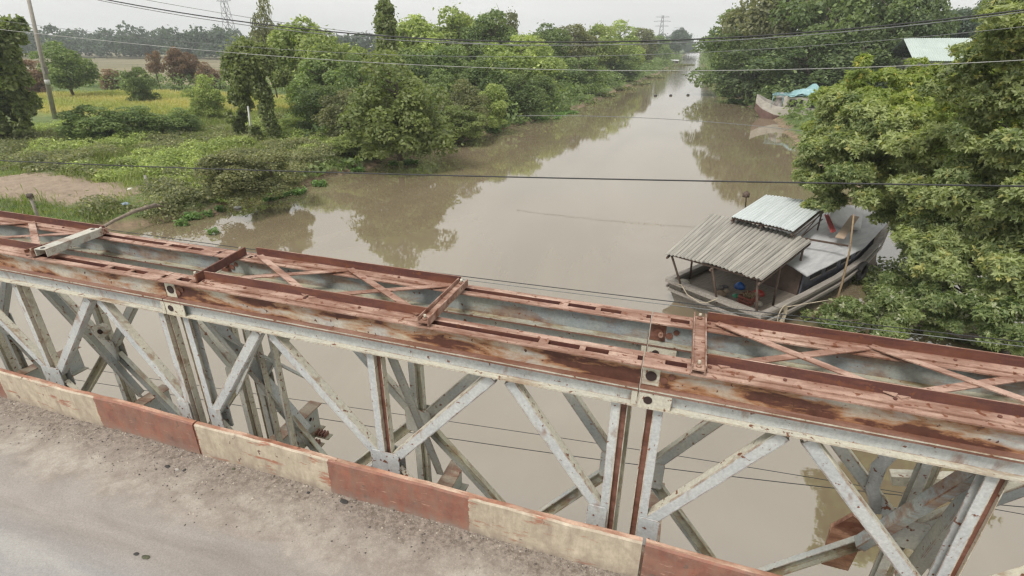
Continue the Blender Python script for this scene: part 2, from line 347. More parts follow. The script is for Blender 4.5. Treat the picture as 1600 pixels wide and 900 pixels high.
# round pin head with its washer beside the middle post of the left panel
mb = MB(); mb.disc((-4.43, 0.47, -0.86), (0.25, -1, 0.1), 0.060, 0.05, 8, IX['cream']); mb.disc((-4.415, 0.42, -0.855), (0.25, -1, 0.1), 0.022, 0.006, 10, IX['hole']); mb.build('pin_head', MS, bridge)
mb = MB(); q = [(1.30, 0.80, -1.80), (1.46, 0.80, -1.80), (1.50, 0.84, -1.45), (1.40, 0.86, -1.38), (1.30, 0.84, -1.50)]
mb.add(q + [(a_, b_ + .03, c_) for a_, b_, c_ in q], [(0, 1, 2, 3, 4), (9, 8, 7, 6, 5)] + [(k, (k + 1) % 5, 5 + (k + 1) % 5, 5 + k) for k in range(5)]); mb.build('rusted_plate', steel('orange_rust', (.42, .20, .12), (.50, .32, .22), (.20, .08, .05), .5, .62), bridge)
# transom clamp plates with rusted bolts
for (cx, cyy) in ((-2.82, 0.74), (-2.82, 0.86)):
    mb = MB(); mb.box(cx + 0.05, cx + 0.20, cyy - 0.035, cyy + 0.035, -1.845, -1.835, IX['olive'])
    for k in range(4): mb.box(cx + 0.06 + k * 0.03, cx + 0.075 + k * 0.03, cyy - 0.03, cyy + 0.03, -1.833, -1.80, IX['rust'])
    mb.build('transom_clamp', MS, bridge)
# timber bulkheads / stringer ends, lower wind brace
for p in range(-3, 2):
    MB().bar((p * L + 0.2, S + 0.13, -1.90), (p * L + 1.65, -1.2, -1.90), 0.03, 0.03, (0, 0, 1), IX['olive']).build('wind_brace', MS, bridge)
# the deck
deck = MB(); deck.box(-3 * L - 0.1, 2 * L + 0.1, -6.6, -0.135, -1.33, -1.255)
m_road, n_, b_ = newmat('dusty_road')
v1 = mapping(n_, (1, 1, 1)); v2 = mapping(n_, (0.5, 2.2, 1))
c = mixc(n_, ramp(n_, noise(n_, v2, 1.6, 7, 0.6, 0.5), [(0.36, 0), (0.66, 1)]), (0.21, 0.185, 0.165), (0.315, 0.285, 0.26))
c = mixc(n_, ramp(n_, noise(n_, v2, 0.9, 5, 0.55), [(0.5, 0), (0.68, 0.6)]), c, (0.29, 0.215, 0.185))
tc = N(n_, 'ShaderNodeTexCoord'); sx = N(n_, 'ShaderNodeSeparateXYZ'); n_.links.new(tc.outputs['Object'], sx.inputs[0])
# gritty dark band that collects against the kerb, ragged by noise
ad = N(n_, 'ShaderNodeMath', operation='MULTIPLY_ADD'); n_.links.new(noise(n_, v1, 3.5, 6, 0.7), ad.inputs[0]); ad.inputs[1].default_value = 0.55; n_.links.new(sx.outputs[1], ad.inputs[2])
band = ramp(n_, ad.outputs[0], [(0.0, 0), (0.02, 0)]); 
mr = N(n_, 'ShaderNodeMapRange'); mr.inputs[1].default_value = -0.16; mr.inputs[2].default_value = 0.06; n_.links.new(ad.outputs[0], mr.inputs[0])
du = N(n_, 'ShaderNodeMapRange', interpolation_type='SMOOTHSTEP'); du.inputs[1].default_value = -0.42; du.inputs[2].default_value = -0.22; n_.links.new(ad.outputs[0], du.inputs[0])
c = mixc(n_, du.outputs[0], c, mixc(n_, ramp(n_, noise(n_, v1, 6, 7, 0.7), [(0.35, 0), (0.62, 1)]), (0.38, 0.345, 0.30), (0.24, 0.205, 0.175)))
grit = mixc(n_, ramp(n_, noise(n_, v1, 34, 5, 0.75), [(0.38, 0), (0.62, 1)]), (0.13, 0.105, 0.085), (0.28, 0.24, 0.205))
c = mixc(n_, mr.outputs[0], c, grit)
# smoother grey carriageway further out
mr2 = N(n_, 'ShaderNodeMapRange'); mr2.inputs[1].default_value = -0.86; mr2.inputs[2].default_value = -1.05; n_.links.new(sx.outputs[1], mr2.inputs[0])
c = mixc(n_, mr2.outputs[0], c, mixc(n_, ramp(n_, noise(n_, v2, 3, 6), [(0.4, 0), (0.6, 1)]), (0.265, 0.255, 0.25), (0.33, 0.315, 0.298)))
c = mixc(n_, 0.30, c, ramp(n_, noise(n_, v1, 120, 3, 0.8), [(0.2, 0.15), (0.8, 1)]), 'OVERLAY')
n_.links.new(c, b_.inputs['Base Color']); b_.inputs['Roughness'].default_value = 0.95
bump(n_, b_, noise(n_, v1, 45, 6, 0.75), 0.7, 0.006)
road = deck.build('road', m_road); road.matrix_world = BM; tag(road, kind='structure')
# kerb boards, one each bay, painted in one metre bands of brick red and off white
m_kerb, n_, b_ = newmat('kerb_paint')
tc = N(n_, 'ShaderNodeTexCoord'); sx = N(n_, 'ShaderNodeSeparateXYZ'); n_.links.new(tc.outputs['Object'], sx.inputs[0])
v1 = mapping(n_, (1, 1, 1)); v2 = mapping(n_, (1, 4, 5))
w1 = N(n_, 'ShaderNodeMath', operation='MULTIPLY_ADD'); n_.links.new(noise(n_, v1, 22, 6, .8), w1.inputs[0]); w1.inputs[1].default_value = 0.06; n_.links.new(sx.outputs[0], w1.inputs[2])
a1 = N(n_, 'ShaderNodeMath', operation='ADD'); n_.links.new(w1.outputs[0], a1.inputs[0]); a1.inputs[1].default_value = 10 - 0.225
a2 = N(n_, 'ShaderNodeMath', operation='PINGPONG'); n_.links.new(a1.outputs[0], a2.inputs[0]); a2.inputs[1].default_value = 1.0
md = N(n_, 'ShaderNodeMath', operation='MODULO'); n_.links.new(a1.outputs[0], md.inputs[0]); md.inputs[1].default_value = 2.0
gt = N(n_, 'ShaderNodeMath', operation='LESS_THAN'); n_.links.new(md.outputs[0], gt.inputs[0]); gt.inputs[1].default_value = 0.95
red = mixc(n_, ramp(n_, noise(n_, v1, 7, 6, 0.7), [(0.35, 0), (0.65, 1)]), (0.32, 0.13, 0.085), (0.185, 0.085, 0.065))
red = mixc(n_, ramp(n_, noise(n_, v2, 9, 7, 0.7), [(0.60, 0), (0.68, 1)]), red, (0.50, 0.30, 0.22))
wht = mixc(n_, ramp(n_, noise(n_, v1, 10, 7, 0.75), [(0.3, 0), (0.6, 1)]), (0.62, 0.54, 0.42), (0.44, 0.38, 0.29))
wht = mixc(n_, ramp(n_, noise(n_, v2, 3.2, 8, 0.7), [(0.57, 0), (0.63, 1)]), wht, (0.37, 0.16, 0.10))
g2 = N(n_, 'ShaderNodeMath', operation='GREATER_THAN'); n_.links.new(sx.outputs[0], g2.inputs[0]); g2.inputs[1].default_value = 0.13
mxg = N(n_, 'ShaderNodeMath', operation='MAXIMUM'); n_.links.new(gt.outputs[0], mxg.inputs[0]); n_.links.new(g2.outputs[0], mxg.inputs[1])
c = mixc(n_, mxg.outputs[0], wht, red)
c = mixc(n_, ramp(n_, noise(n_, v1, 11, 6, 0.6), [(0.66, 0), (0.68, 1)]), c, (0.13, 0.075, 0.055))
c = mixc(n_, ramp(n_, noise(n_, mapping(n_, (3, 3, 1)), 5, 8, 0.75), [(0.40, 0.0), (0.75, 0.75)]), c, (0.24, 0.18, 0.14))
lowz = N(n_, 'ShaderNodeMapRange'); lowz.inputs[1].default_value = -1.19; lowz.inputs[2].default_value = -1.26; n_.links.new(sx.outputs[2], lowz.inputs[0])
lm = N(n_, 'ShaderNodeMath', operation='MULTIPLY'); n_.links.new(lowz.outputs[0], lm.inputs[0]); n_.links.new(ramp(n_, noise(n_, v1, 14, 6, .7), [(.35, 0), (.6, 1)]), lm.inputs[1])
c = mixc(n_, lm.outputs[0], c, (0.27, 0.22, 0.18))
n_.links.new(c, b_.inputs['Base Color']); b_.inputs['Roughness'].default_value = 0.8
bump(n_, b_, noise(n_, v1, 35, 6, 0.7), 0.5, 0.006)
m_kedge = steel('kerb_edge', (0.42, 0.22, 0.15), (0.55, 0.42, 0.32), (0.3, 0.12, 0.07), 0.5, 0.7)
kl = {-3: 'kerb board furthest away at the left, red and cream bands', -2: 'kerb board left of the dark joint, cream band then brick red band', -1: 'middle kerb board, cream red cream bands between two joints', 0: 'kerb board at lower right starting with a brick red band', 1: 'kerb board beyond the right edge of the picture'}
for p in range(-3, 2):
    mb = MB(); xa, xb = p * L + KX + 0.008, (p + 1) * L + KX - 0.008; n = 24
    for k in range(n):   # slightly dented board, bowed top edge
        pass
    vv = []; rr = random.Random(p)
    xs = [xa + (xb - xa) * k / n for k in range(n + 1)]
    for x in xs:
        d = 0.004 * math.sin(x * 5.3 + 1) + rr.uniform(-0.002, 0.002); h = rr.uniform(-0.004, 0.003)
        vv += [(x, -0.140 + d, -1.262), (x, -0.138 + d, -0.998 + h), (x, -0.126 + d, -0.990 + h), (x, -0.098 + d, -0.990 + h), (x, -0.098 + d, -1.262)]
    ff = []; mi = []
    for k in range(n):
        for j in range(5):
            ff.append((k*5 + j, (k+1)*5 + j, (k+1)*5 + (j+1) % 5, k*5 + (j+1) % 5)); mi.append(1 if j in (2,) else 0)
    ff += [(4, 3, 2, 1, 0), tuple(n*5 + j for j in range(5))]; mi += [1, 1]
    mb.add(vv, ff, mi)
    o = mb.build('kerb_board', [m_kerb, m_kedge]); o.matrix_world = BM
    tag(o, kl[p], 'kerb', 'painted kerb boards along the deck')
# loose grit along the kerb
mb = MB(); rr = random.Random(3)
for k in range(3800):
    x = rr.uniform(-5.6, 2.2); u = rr.random() ** 1.9; yy = -0.145 - u * (0.36 + 0.10 * math.sin(x * 2.1) + 0.05 * math.sin(x * 7))
    s_ = rr.choice((0.002, 0.003, 0.004, 0.005, 0.008)) * rr.uniform(0.6, 1.3); z = -1.255
    a = rr.uniform(0, 6.28); pts = [(x + s_ * math.cos(a + j * 1.57) * rr.uniform(.6, 1.2), yy + s_ * math.sin(a + j * 1.57) * rr.uniform(.6, 1.2), z + 0.0002) for j in range(4)]
    pts.append((x, yy, z + s_ * 0.9)); mb.add(pts, [(0,1,4),(1,2,4),(2,3,4),(3,0,4)], rr.choice((0, 0, 1, 2)))
g = mb.build('gravel', [plain('grit_a', (0.30, 0.26, 0.22), bumpd=0), plain('grit_b', (0.12, 0.10, 0.09), bumpd=0), plain('grit_c', (0.5, 0.44, 0.37), bumpd=0)])
g.matrix_world = BM; tag(g, 'loose grit and small stones lying along the foot of the kerb', 'gravel', kind='stuff')
def stone(px, py, sx_, sy_, sz_, mat, label, name='stone', cat='stone', sides=11):
    P = inb(ray_hit_deck(px, py)); mb = MB(); r2 = random.Random(px)
    vv = []; rings = [(1, 0), (1.05, .4), (.7, .85), (.0, 1)]
    for (q, zz) in rings:
        for j in range(sides):
            t = 2 * math.pi * j / sides; w = q * r2.uniform(.8, 1.15); vv.append((P.x + sx_ * w * math.cos(t), P.y + sy_ * w * math.sin(t), -1.2545 + sz_ * zz))
    ff = [(i*sides + j, i*sides + (j+1) % sides, (i+1)*sides + (j+1) % sides, (i+1)*sides + j) for i in range(3) for j in range(sides)]
    mb.add(vv, ff, 0, False); o = mb.build(name, mat); o.matrix_world = BM; tag(o, label, cat); return o
def ray_hit_deck(px, py):
    d = Vector(ray(px, py)); o = Vector((0, 0, H)); dl = BMI.to_3x3() @ d; ol = BMI @ o
    t = (-1.255 - ol.z) / dl.z; return o + d * t
m_black = plain('black_lump', (0.05, 0.048, 0.045), sc=30, bumpd=0.003); m_moss = plain('mossy_clod', (0.10, 0.105, 0.06), (0.05, 0.05, 0.035), sc=30, bumpd=0.004); m_pale = plain('pale_stone', (0.45, 0.42, 0.38), sc=25, bumpd=0.003)  # black lumps stand in for small dark holes in the road
stone(262, 729, .020, .012, .006, m_black, 'small black lump left of the pale stone on the road'); stone(277, 734, .016, .010, .010, m_pale, 'pale pebble between dark spots on the road', 'pebble')
stone(288, 735, .010, .012, .005, m_black, 'tiny black lump right of the pale pebble'); stone(1038 * 0 + 538, 784, .030, .014, .010, m_black, 'black lump in the grit below the red kerb band')
stone(213, 866, .016, .010, .006, m_black, 'dark spot beside the mossy clod at lower left'); stone(228, 871, .022, .013, .008, m_moss, 'mossy green clod on the open road at lower left', 'clod', 'clod')
stone(365, 733, .012, .009, .008, m_moss, 'greenish clod near the joint in the kerb', 'clod', 'clod'); stone(482, 770, .012, .009, .008, m_black, 'small dark pebble in the grit by the kerb', 'pebble')
# weathered channel left lying over the two chords at the left
A = inb((0, 0, 0)); 
def onplane(px, py, z):
    d = BMI.to_3x3() @ Vector(ray(px, py)); ol = BMI @ Vector((0, 0, H)); return ol + d * ((z - ol.z) / d.z)
a = onplane(62, 390, 0.085); b = onplane(150, 357, 0.085)
mb = MB(); mb.bar(a, b, 0.085, 0.006, (0, 0, 1)); mb.bar(a, b, 0.006, 0.05, (0, 0, 1), 0, (0.042, -0.025)); mb.bar(a, b, 0.006, 0.05, (0, 0, 1), 0, (-0.042, -0.025))
for q in (0.05, 0.94):
    c = a.lerp(b, q); mb.disc((c.x, c.y, c.z + 0.0035), (0, 0, 1), 0.014, 0.002, 10, 1)
o = mb.build('steel_plank', [M['plank'], M['hole']]); o.matrix_world = BM; tag(o, 'weathered grey steel plank lying across both red chords at the left', 'plank')

# ------------------------------------------------------------------ terrain and river
LB = [(-60, -30), (10, -28.5), (17.5, -27.5), (20.2, -26.0), (22.5, -24.6), (27.3, -24.3), (32.3, -23.5), (38.6, -22.6), (48.2, -21.2), (61.7, -18.6), (75, -16.0), (91, -15.2), (147, -12.8), (207, -10.2), (352, -9.2), (741, -9), (2600, -9)]
RB = [(-60, 12), (18, 12), (30, 12.2), (37, 10.8), (51, 10.2), (73, 10.6), (93, 9.0), (135, 6.0), (221, 4.6), (446, 4.2), (2600, 4)]
def left_x(y): return np.interp(y, [p[0] for p in LB], [p[1] for p in LB])
def right_x(y): return np.interp(y, [p[0] for p in RB], [p[1] for p in RB])
def wob(x, y): return 0.35 * np.sin(y * 0.9 + 1) + 0.25 * np.sin(y * 2.3) + 0.12 * np.sin(y * 5.1 + x)
def ground(x, y):
    x = np.asarray(x, float); y = np.asarray(y, float)
    d = np.maximum(left_x(y) + wob(x, y) - x, x - right_x(y) - wob(x, y + 3))
    z = np.where(d < 0, np.maximum(d * 0.45, -1.6), np.minimum(d * 0.55, 0.55) + 0.4 * (1 - np.exp(-np.maximum(d - 1, 0) / 3)))
    return z + np.where(d > 0.5, 0.10 * np.sin(x * 0.7 + y * 0.4) + 0.07 * np.sin(x * 1.9 - y * 1.3) + 0.04 * np.sin(x * 4 + y * 3.7), 0)
def spaced(lo, hi, fine0, fine1, st, g):
    a = list(np.arange(fine0, fine1, st)); s_ = st; x = fine0
    while x > lo: s_ *= g; x -= s_; a.insert(0, x)
    s_ = st; x = a[-1]
    while x < hi: s_ *= g; x += s_; a.append(x)
    return np.array(a)
gx = spaced(-1300, 1300, -50, 26, 0.45, 1.12); gy = spaced(-200, 1500, 8, 95, 0.6, 1.05)
GX, GY = np.meshgrid(gx, gy); GZ = ground(GX, GY)
def grid_obj(name, GX, GY, GZ, mat):
    ny, nx = GX.shape; me = bpy.data.meshes.new(name); co_ = np.stack([GX, GY, GZ], -1).reshape(-1, 3)
    i = np.arange(nx * ny).reshape(ny, nx); q = np.stack([i[:-1, :-1], i[:-1, 1:], i[1:, 1:], i[1:, :-1]], -1).reshape(-1, 4)
    me.vertices.add(len(co_)); me.vertices.foreach_set('co', co_.ravel()); me.loops.add(q.size); me.loops.foreach_set('vertex_index', q.ravel())
    me.polygons.add(len(q)); me.polygons.foreach_set('loop_start', np.arange(0, q.size, 4)); me.polygons.foreach_set('loop_total', np.full(len(q), 4)); me.polygons.foreach_set('use_smooth', np.ones(len(q), bool))
    me.materials.append(mat); me.update(); me.validate(); o = bpy.data.objects.new(name, me); COL.objects.link(o); return o
m_g, n_, b_ = newmat('bank_soil_and_turf')
v1 = mapping(n_, (1, 1, 1)); tc = N(n_, 'ShaderNodeTexCoord'); sx = N(n_, 'ShaderNodeSeparateXYZ'); n_.links.new(tc.outputs['Object'], sx.inputs[0])
c = mixc(n_, ramp(n_, noise(n_, v1, 0.35, 6), [(0.38, 0), (0.62, 1)]), (0.075, 0.115, 0.03), (0.13, 0.175, 0.05))
c = mixc(n_, ramp(n_, noise(n_, v1, 1.6, 6, 0.7), [(0.55, 0), (0.7, 0.8)]), c, (0.12, 0.105, 0.06))
def ellmask(cx, cyy, rx, ry, soft=0.35):
    """mask of a patch of ground with a ragged edge"""
    a = N(n_, 'ShaderNodeVectorMath', operation='SUBTRACT'); n_.links.new(tc.outputs['Object'], a.inputs[0]); a.inputs[1].default_value = (cx, cyy, 0)
    s_ = N(n_, 'ShaderNodeVectorMath', operation='MULTIPLY'); n_.links.new(a.outputs[0], s_.inputs[0]); s_.inputs[1].default_value = (1/rx, 1/ry, 0)
    l = N(n_, 'ShaderNodeVectorMath', operation='LENGTH'); n_.links.new(s_.outputs[0], l.inputs[0])
    ad = N(n_, 'ShaderNodeMath', operation='MULTIPLY_ADD'); n_.links.new(noise(n_, v1, 1.1, 6, 0.7), ad.inputs[0]); ad.inputs[1].default_value = 0.9; n_.links.new(l.outputs['Value'], ad.inputs[2])
    mr = N(n_, 'ShaderNodeMapRange'); mr.inputs[1].default_value = 1.45 + soft * 0.3; mr.inputs[2].default_value = 1.45 - soft * 0.3; n_.links.new(ad.outputs[0], mr.inputs[0]); return mr.outputs[0]
dirt = mixc(n_, ramp(n_, noise(n_, v1, 2.0, 7, 0.7), [(0.35, 0), (0.65, 1)]), (0.36, 0.28, 0.21), (0.25, 0.19, 0.14))
c = mixc(n_, ellmask(-36.0, 21.2, 7.5, 2.5), c, dirt)
c = mixc(n_, ellmask(-75, 62, 28, 14, 0.8), c, mixc(n_, ramp(n_, noise(n_, mapping(n_, (0.25, 1, 1)), 0.5, 5), [(0.4, 0), (0.6, 1)]), (0.26, 0.29, 0.06), (0.36, 0.31, 0.09)))
# bare stubble fields beyond the first hedges
fy = N(n_, 'ShaderNodeMapRange'); fy.inputs[1].default_value = 88; fy.inputs[2].default_value = 96; n_.links.new(sx.outputs[1], fy.inputs[0])
fx = N(n_, 'ShaderNodeMapRange'); fx.inputs[1].default_value = -34; fx.inputs[2].default_value = -44; n_.links.new(sx.outputs[0], fx.inputs[0])
ml = N(n_, 'ShaderNodeMath', operation='MULTIPLY'); n_.links.new(fy.outputs[0], ml.inputs[0]); n_.links.new(fx.outputs[0], ml.inputs[1])
c = mixc(n_, ml.outputs[0], c, mixc(n_, ramp(n_, noise(n_, mapping(n_, (0.1, 1, 1)), 0.12, 5), [(0.42, 0), (0.58, 1)]), (0.15, 0.14, 0.075), (0.23, 0.195, 0.115)))
# wet mud at the water line (object height)
mz = N(n_, 'ShaderNodeMapRange'); mz.inputs[1].default_value = 0.42; mz.inputs[2].default_value = 0.12; n_.links.new(sx.outputs[2], mz.inputs[0])
c = mixc(n_, mz.outputs[0], c, mixc(n_, ramp(n_, noise(n_, v1, 3, 5), [(0.4, 0), (0.6, 1)]), (0.17, 0.12, 0.08), (0.27, 0.20, 0.13)))
n_.links.new(c, b_.inputs['Base Color']); b_.inputs['Roughness'].default_value = 0.95; bump(n_, b_, noise(n_, v1, 6, 8, 0.7), 0.8, 0.15)
terr = grid_obj('ground', GX, GY, GZ, m_g); tag(terr, kind='structure')
m_w, n_, b_ = newmat('river_water')
v1 = mapping(n_, (1, 1, 1))
c = mixc(n_, ramp(n_, noise(n_, mapping(n_, (1, .35, 1)), 0.12, 6, .6, 1.2), [(0.38, 0), (0.62, 1)]), (0.175, 0.138, 0.088), (0.215, 0.173, 0.115))
n_.links.new(c, b_.inputs['Base Color']); b_.inputs['Roughness'].default_value = 0.02; b_.inputs['IOR'].default_value = 3.0
nz = N(n_, 'ShaderNodeMath', operation='ADD'); n_.links.new(noise(n_, mapping(n_, (1, 0.6, 1)), 0.9, 4, 0.55), nz.inputs[0]); n_.links.new(noise(n_, mapping(n_, (1.5, 4, 1)), 1.6, 3, 0.5), nz.inputs[1])
bump(n_, b_, nz.outputs[0], 0.03, 0.025)
tcw = N(n_, 'ShaderNodeTexCoord'); sxw = N(n_, 'ShaderNodeSeparateXYZ'); n_.links.new(tcw.outputs['Object'], sxw.inputs[0])
mrw = N(n_, 'ShaderNodeMapRange'); mrw.inputs[1].default_value = 90; mrw.inputs[2].default_value = 240; mrw.inputs[3].default_value = 0.03; mrw.inputs[4].default_value = 0.45; n_.links.new(sxw.outputs[1], mrw.inputs[0])
bnode = [x for x in n_.nodes if x.type == 'BUMP'][0]; n_.links.new(mrw.outputs[0], bnode.inputs['Strength'])
wy = np.concatenate([np.arange(-200, 200, 20), np.arange(200, 1500, 100)]); WX, WY = np.meshgrid(np.array([-60, -30, -10, 0, 10, 30, 60.]), wy)
wat = grid_obj('river', WX, WY, WX * 0, m_w); tag(wat, kind='structure')

# ------------------------------------------------------------------ foliage
def leafmat(name, c1, c2, c3=None, trans=0.46):
    m, n, b = newmat(name)
    at = N(n, 'ShaderNodeAttribute'); at.attribute_name = 'tint'; sp = N(n, 'ShaderNodeSeparateColor'); n.links.new(at.outputs['Color'], sp.inputs[0])
    col = mixc(n, sp.outputs[0], c1, c2)
    col = mixc(n, ramp(n, sp.outputs[1], [(0.93, 0), (0.95, 1)]), col, c3 or tuple(x * 1.6 for x in c2))
    oi = N(n, 'ShaderNodeObjectInfo'); hs = N(n, 'ShaderNodeHueSaturation'); mr = N(n, 'ShaderNodeMapRange'); mr.inputs[3].default_value = 0.84; mr.inputs[4].default_value = 1.18
    n.links.new(oi.outputs['Random'], mr.inputs[0]); n.links.new(mr.outputs[0], hs.inputs['Value']); n.links.new(col, hs.inputs['Color'])
    n.links.new(hs.outputs[0], b.inputs['Base Color']); b.inputs['Roughness'].default_value = 0.55
    tr = N(n, 'ShaderNodeBsdfTranslucent'); n.links.new(mixc(n, 1.0, hs.outputs[0], (1.25, 1.3, 0.7), 'MULTIPLY'), tr.inputs['Color'])
    ms = N(n, 'ShaderNodeMixShader'); ms.inputs[0].default_value = trans
    out = n.nodes['Material Output']; n.links.new(b.outputs[0], ms.inputs[1]); n.links.new(tr.outputs[0], ms.inputs[2]); n.links.new(ms.outputs[0], out.inputs[0])
    return m
LM = {
 'light': leafmat('leaves_light', (0.18, 0.24, 0.078), (0.37, 0.43, 0.15)),
 'mid': leafmat('leaves_mid', (0.105, 0.160, 0.061), (0.217, 0.278, 0.104)),
 'dark': leafmat('leaves_dark', (0.070, 0.112, 0.049), (0.161, 0.210, 0.085)),
 'olive': leafmat('leaves_olive', (0.133, 0.149, 0.076), (0.266, 0.272, 0.132)),
 'vine': leafmat('leaves_vine', (0.125, 0.165, 0.06), (0.28, 0.33, 0.12), (0.280, 0.312, 0.151)),
 'under': leafmat('leaves_under', (0.19, 0.25, 0.07), (0.39, 0.455, 0.16)),
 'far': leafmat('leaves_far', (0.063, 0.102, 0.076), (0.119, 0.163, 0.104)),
 'near': leafmat('leaves_near', (0.14, 0.195, 0.075), (0.54, 0.59, 0.28), (0.504, 0.489, 0.189)),
 'nearlow': leafmat('leaves_near_low', (0.10, 0.155, 0.055), (0.44, 0.50, 0.22), (0.560, 0.570, 0.416)),
 'sprig': leafmat('leaves_sprig', (0.224, 0.299, 0.076), (0.420, 0.475, 0.151), (0.588, 0.543, 0.151)),
 'red': leafmat('leaves_dead', (0.20, 0.125, 0.085), (0.32, 0.215, 0.15), (0.120, 0.116, 0.081)),
 'hyac': leafmat('leaves_hyacinth', (0.119, 0.217, 0.066), (0.224, 0.353, 0.113)),
 'grass': leafmat('grass_blades', (0.150, 0.199, 0.047), (0.290, 0.339, 0.108), (0.300, 0.272, 0.162)),
 'rice': leafmat('rice_blades', (0.330, 0.369, 0.121), (0.520, 0.466, 0.203)),
}
m_bark = plain('bark', (0.16, 0.13, 0.10), (0.08, 0.065, 0.05), sc=5, bumpd=0.03, stretch=(3, 3, 0.6))
m_dryb = plain('dry_branch', (0.30, 0.25, 0.19), (0.18, 0.14, 0.10), sc=6, bumpd=0.02)

def quads_mesh(name, co4, tint, mat, smooth=False):
    """co4: (n,4,3) leaf corners; tint: (n,2)"""
    n = len(co4); me = bpy.data.meshes.new(name)
    me.vertices.add(n * 4); me.vertices.foreach_set('co', co4.reshape(-1).astype(np.float32))
    me.loops.add(n * 4); me.loops.foreach_set('vertex_index', np.arange(n * 4, dtype=np.int32))
    me.polygons.add(n); me.polygons.foreach_set('loop_start', np.arange(0, n * 4, 4, dtype=np.int32)); me.polygons.foreach_set('loop_total', np.full(n, 4, np.int32))
    at = me.color_attributes.new('tint', 'FLOAT_COLOR', 'POINT'); c = np.zeros((n, 4, 4), np.float32); c[..., 0] = tint[:, None, 0]; c[..., 1] = tint[:, None, 1]; c[..., 3] = 1
    at.data.foreach_set('color', c.ravel()); me.materials.append(mat); me.update(); return me
def unit(v): return v / (np.linalg.norm(v, axis=-1, keepdims=True) + 1e-9)
def leaves(cl, n, leaf, rg, asp=0.62, outb=0.9, upb=0.5, shell=0.75, ctint=0.35, droop=0.0):
    """cl (k,6): clump centre and radii. leaf rhombi spread through the clumps' outer shells."""
    k = len(cl); vol = (cl[:, 3] * cl[:, 4] * cl[:, 5]) ** (2 / 3); w = vol / vol.sum()
    idx = rg.choice(k, n, p=w); C = cl[idx]
    d = unit(rg.normal(size=(n, 3))); d[:, 2] = np.where(d[:, 2] < -0.6, -d[:, 2], d[:, 2])
    rr = shell + (1.06 - shell) * rg.random((n, 1)) ** 0.7; rr *= 1 + 0.16 * np.sin(d[:, :1] * 9 + idx[:, None]) * np.cos(d[:, 1:2] * 8 + idx[:, None] * 2.1) 
    rr = rr * (1 + .55 * (rg.random((n, 1)) < .10) * rg.random((n, 1)))
    pos = C[:, :3] + d * rr * C[:, 3:]
    nr = unit(d * outb + np.array([0, 0, upb]) + rg.normal(size=(n, 3)) * 0.75)
    t = unit(np.cross(nr, rg.normal(size=(n, 3)))); t[:, 2] -= droop; t = unit(t); b = unit(np.cross(nr, t))
    ls = leaf * (0.6 + 0.8 * rg.random((n, 1)))
    p0 = pos - t * ls * .5; p2 = pos + t * ls * .5; m_ = pos - t * ls * 0.08 - nr * ls * 0.06
    co4 = np.stack([p0, m_ + b * ls * asp * .5, p2, m_ - b * ls * asp * .5], 1)
    ct = rg.random(k); tint = np.stack([np.clip(ct[idx] * ctint * 2 + rg.random(n) * (1 - ctint) - ctint * .2, 0, 1), rg.random(n)], 1)
    return co4, tint
def clumps(n, rx, ry, z0, z1, rc, rg, taper=0.3):
    """clumps filling an uneven egg"""
    u = unit(rg.normal(size=(n, 3))); r = rg.random((n, 1)) ** 0.35
    p = u * r; z = (p[:, 2] + 1) / 2; f = 1 - taper * np.abs(z - 0.42) * 2
    x = p[:, 0] * (rx - rc * .8) * f; y = p[:, 1] * (ry - rc * .8) * f; zz = z0 + rc * .7 + z * (z1 - z0 - 1.5 * rc)
    rad = rc * (0.55 + 0.75 * rg.random(n))
    return np.stack([x, y, zz, rad, rad, rad * 0.8], 1)
def branchy(mb, base, top, r0, nb, spread, rg, mi=0):
    base = Vector(base); top = Vector(top); h = (top - base).length
    pts = [base.lerp(top, t) + Vector((rg.normal() * .02 * h, rg.normal() * .02 * h, 0)) * (t > 0) for t in (0, .25, .5, .75, 1)]
    mb.tube(pts, [r0 * 1.25, r0, r0 * .8, r0 * .5, r0 * .15], 7, mi)
    for k in range(nb):
        t = 0.3 + 0.6 * k / max(nb - 1, 1); p = base.lerp(top, t); a = rg.random() * 6.283
        d = Vector((math.cos(a), math.sin(a), 0.35 + 0.6 * rg.random())).normalized(); l = spread * (0.55 + 0.5 * rg.random()) * (1.15 - t * 0.5)
        q = p + d * l * .5 + Vector((0, 0, -0.02 * l)); e = p + d * l + Vector((0, 0, 0.12 * l))
        mb.tube([p, q, e], [r0 * .45, r0 * .28, r0 * .07], 5, mi)
# crown variants in a 1 x 1 x 1 box, shared by many trees
VAR = {}
def variant(key, seed, n, leaf, kind):
    rg = np.random.default_rng(seed)
    if kind == 'round': cl = clumps(60, .56, .56, .12, 1.05, .115, rg, .35)
    elif kind == 'tall': cl = clumps(60, .52, .52, .06, 1.06, .10, rg, .55)
    elif kind == 'bushy': cl = np.concatenate([clumps(60, .55, .55, -0.04, 1.05, .115, rg, .30), clumps(22, .54, .54, -.08, .36, .11, rg, .0)])
    elif kind == 'airy': cl = clumps(22, .46, .46, .28, 1.0, .12, rg, .3)
    elif kind == 'column': cl = clumps(40, .44, .44, -0.02, 1.0, .13, rg, .1); cl[:, 3:5] *= 1.7
    co4, ti = leaves(cl, n, leaf, rg)
    me = quads_mesh('crown', co4, ti, LM['mid'])
    mb = MB(); branchy(mb, (0, 0, -0.03), (0.02, 0, .88), 0.022, 9, .38, rg)
    t = mb.build('trunk', m_bark); tm = t.data; bpy.data.objects.remove(t)
    VAR[key] = (me, tm)
for i in range(3): variant('round%d' % i, 10 + i, 15000, .036, 'round')
for i in range(3): variant('bushy%d' % i, 20 + i, 17000, .036, 'bushy')
for i in range(2): variant('tall%d' % i, 30 + i, 13000, .034, 'tall')
for i in range(2): variant('airy%d' % i, 40 + i, 3600, .040, 'airy')
variant('column0', 50, 7000, .050, 'column')
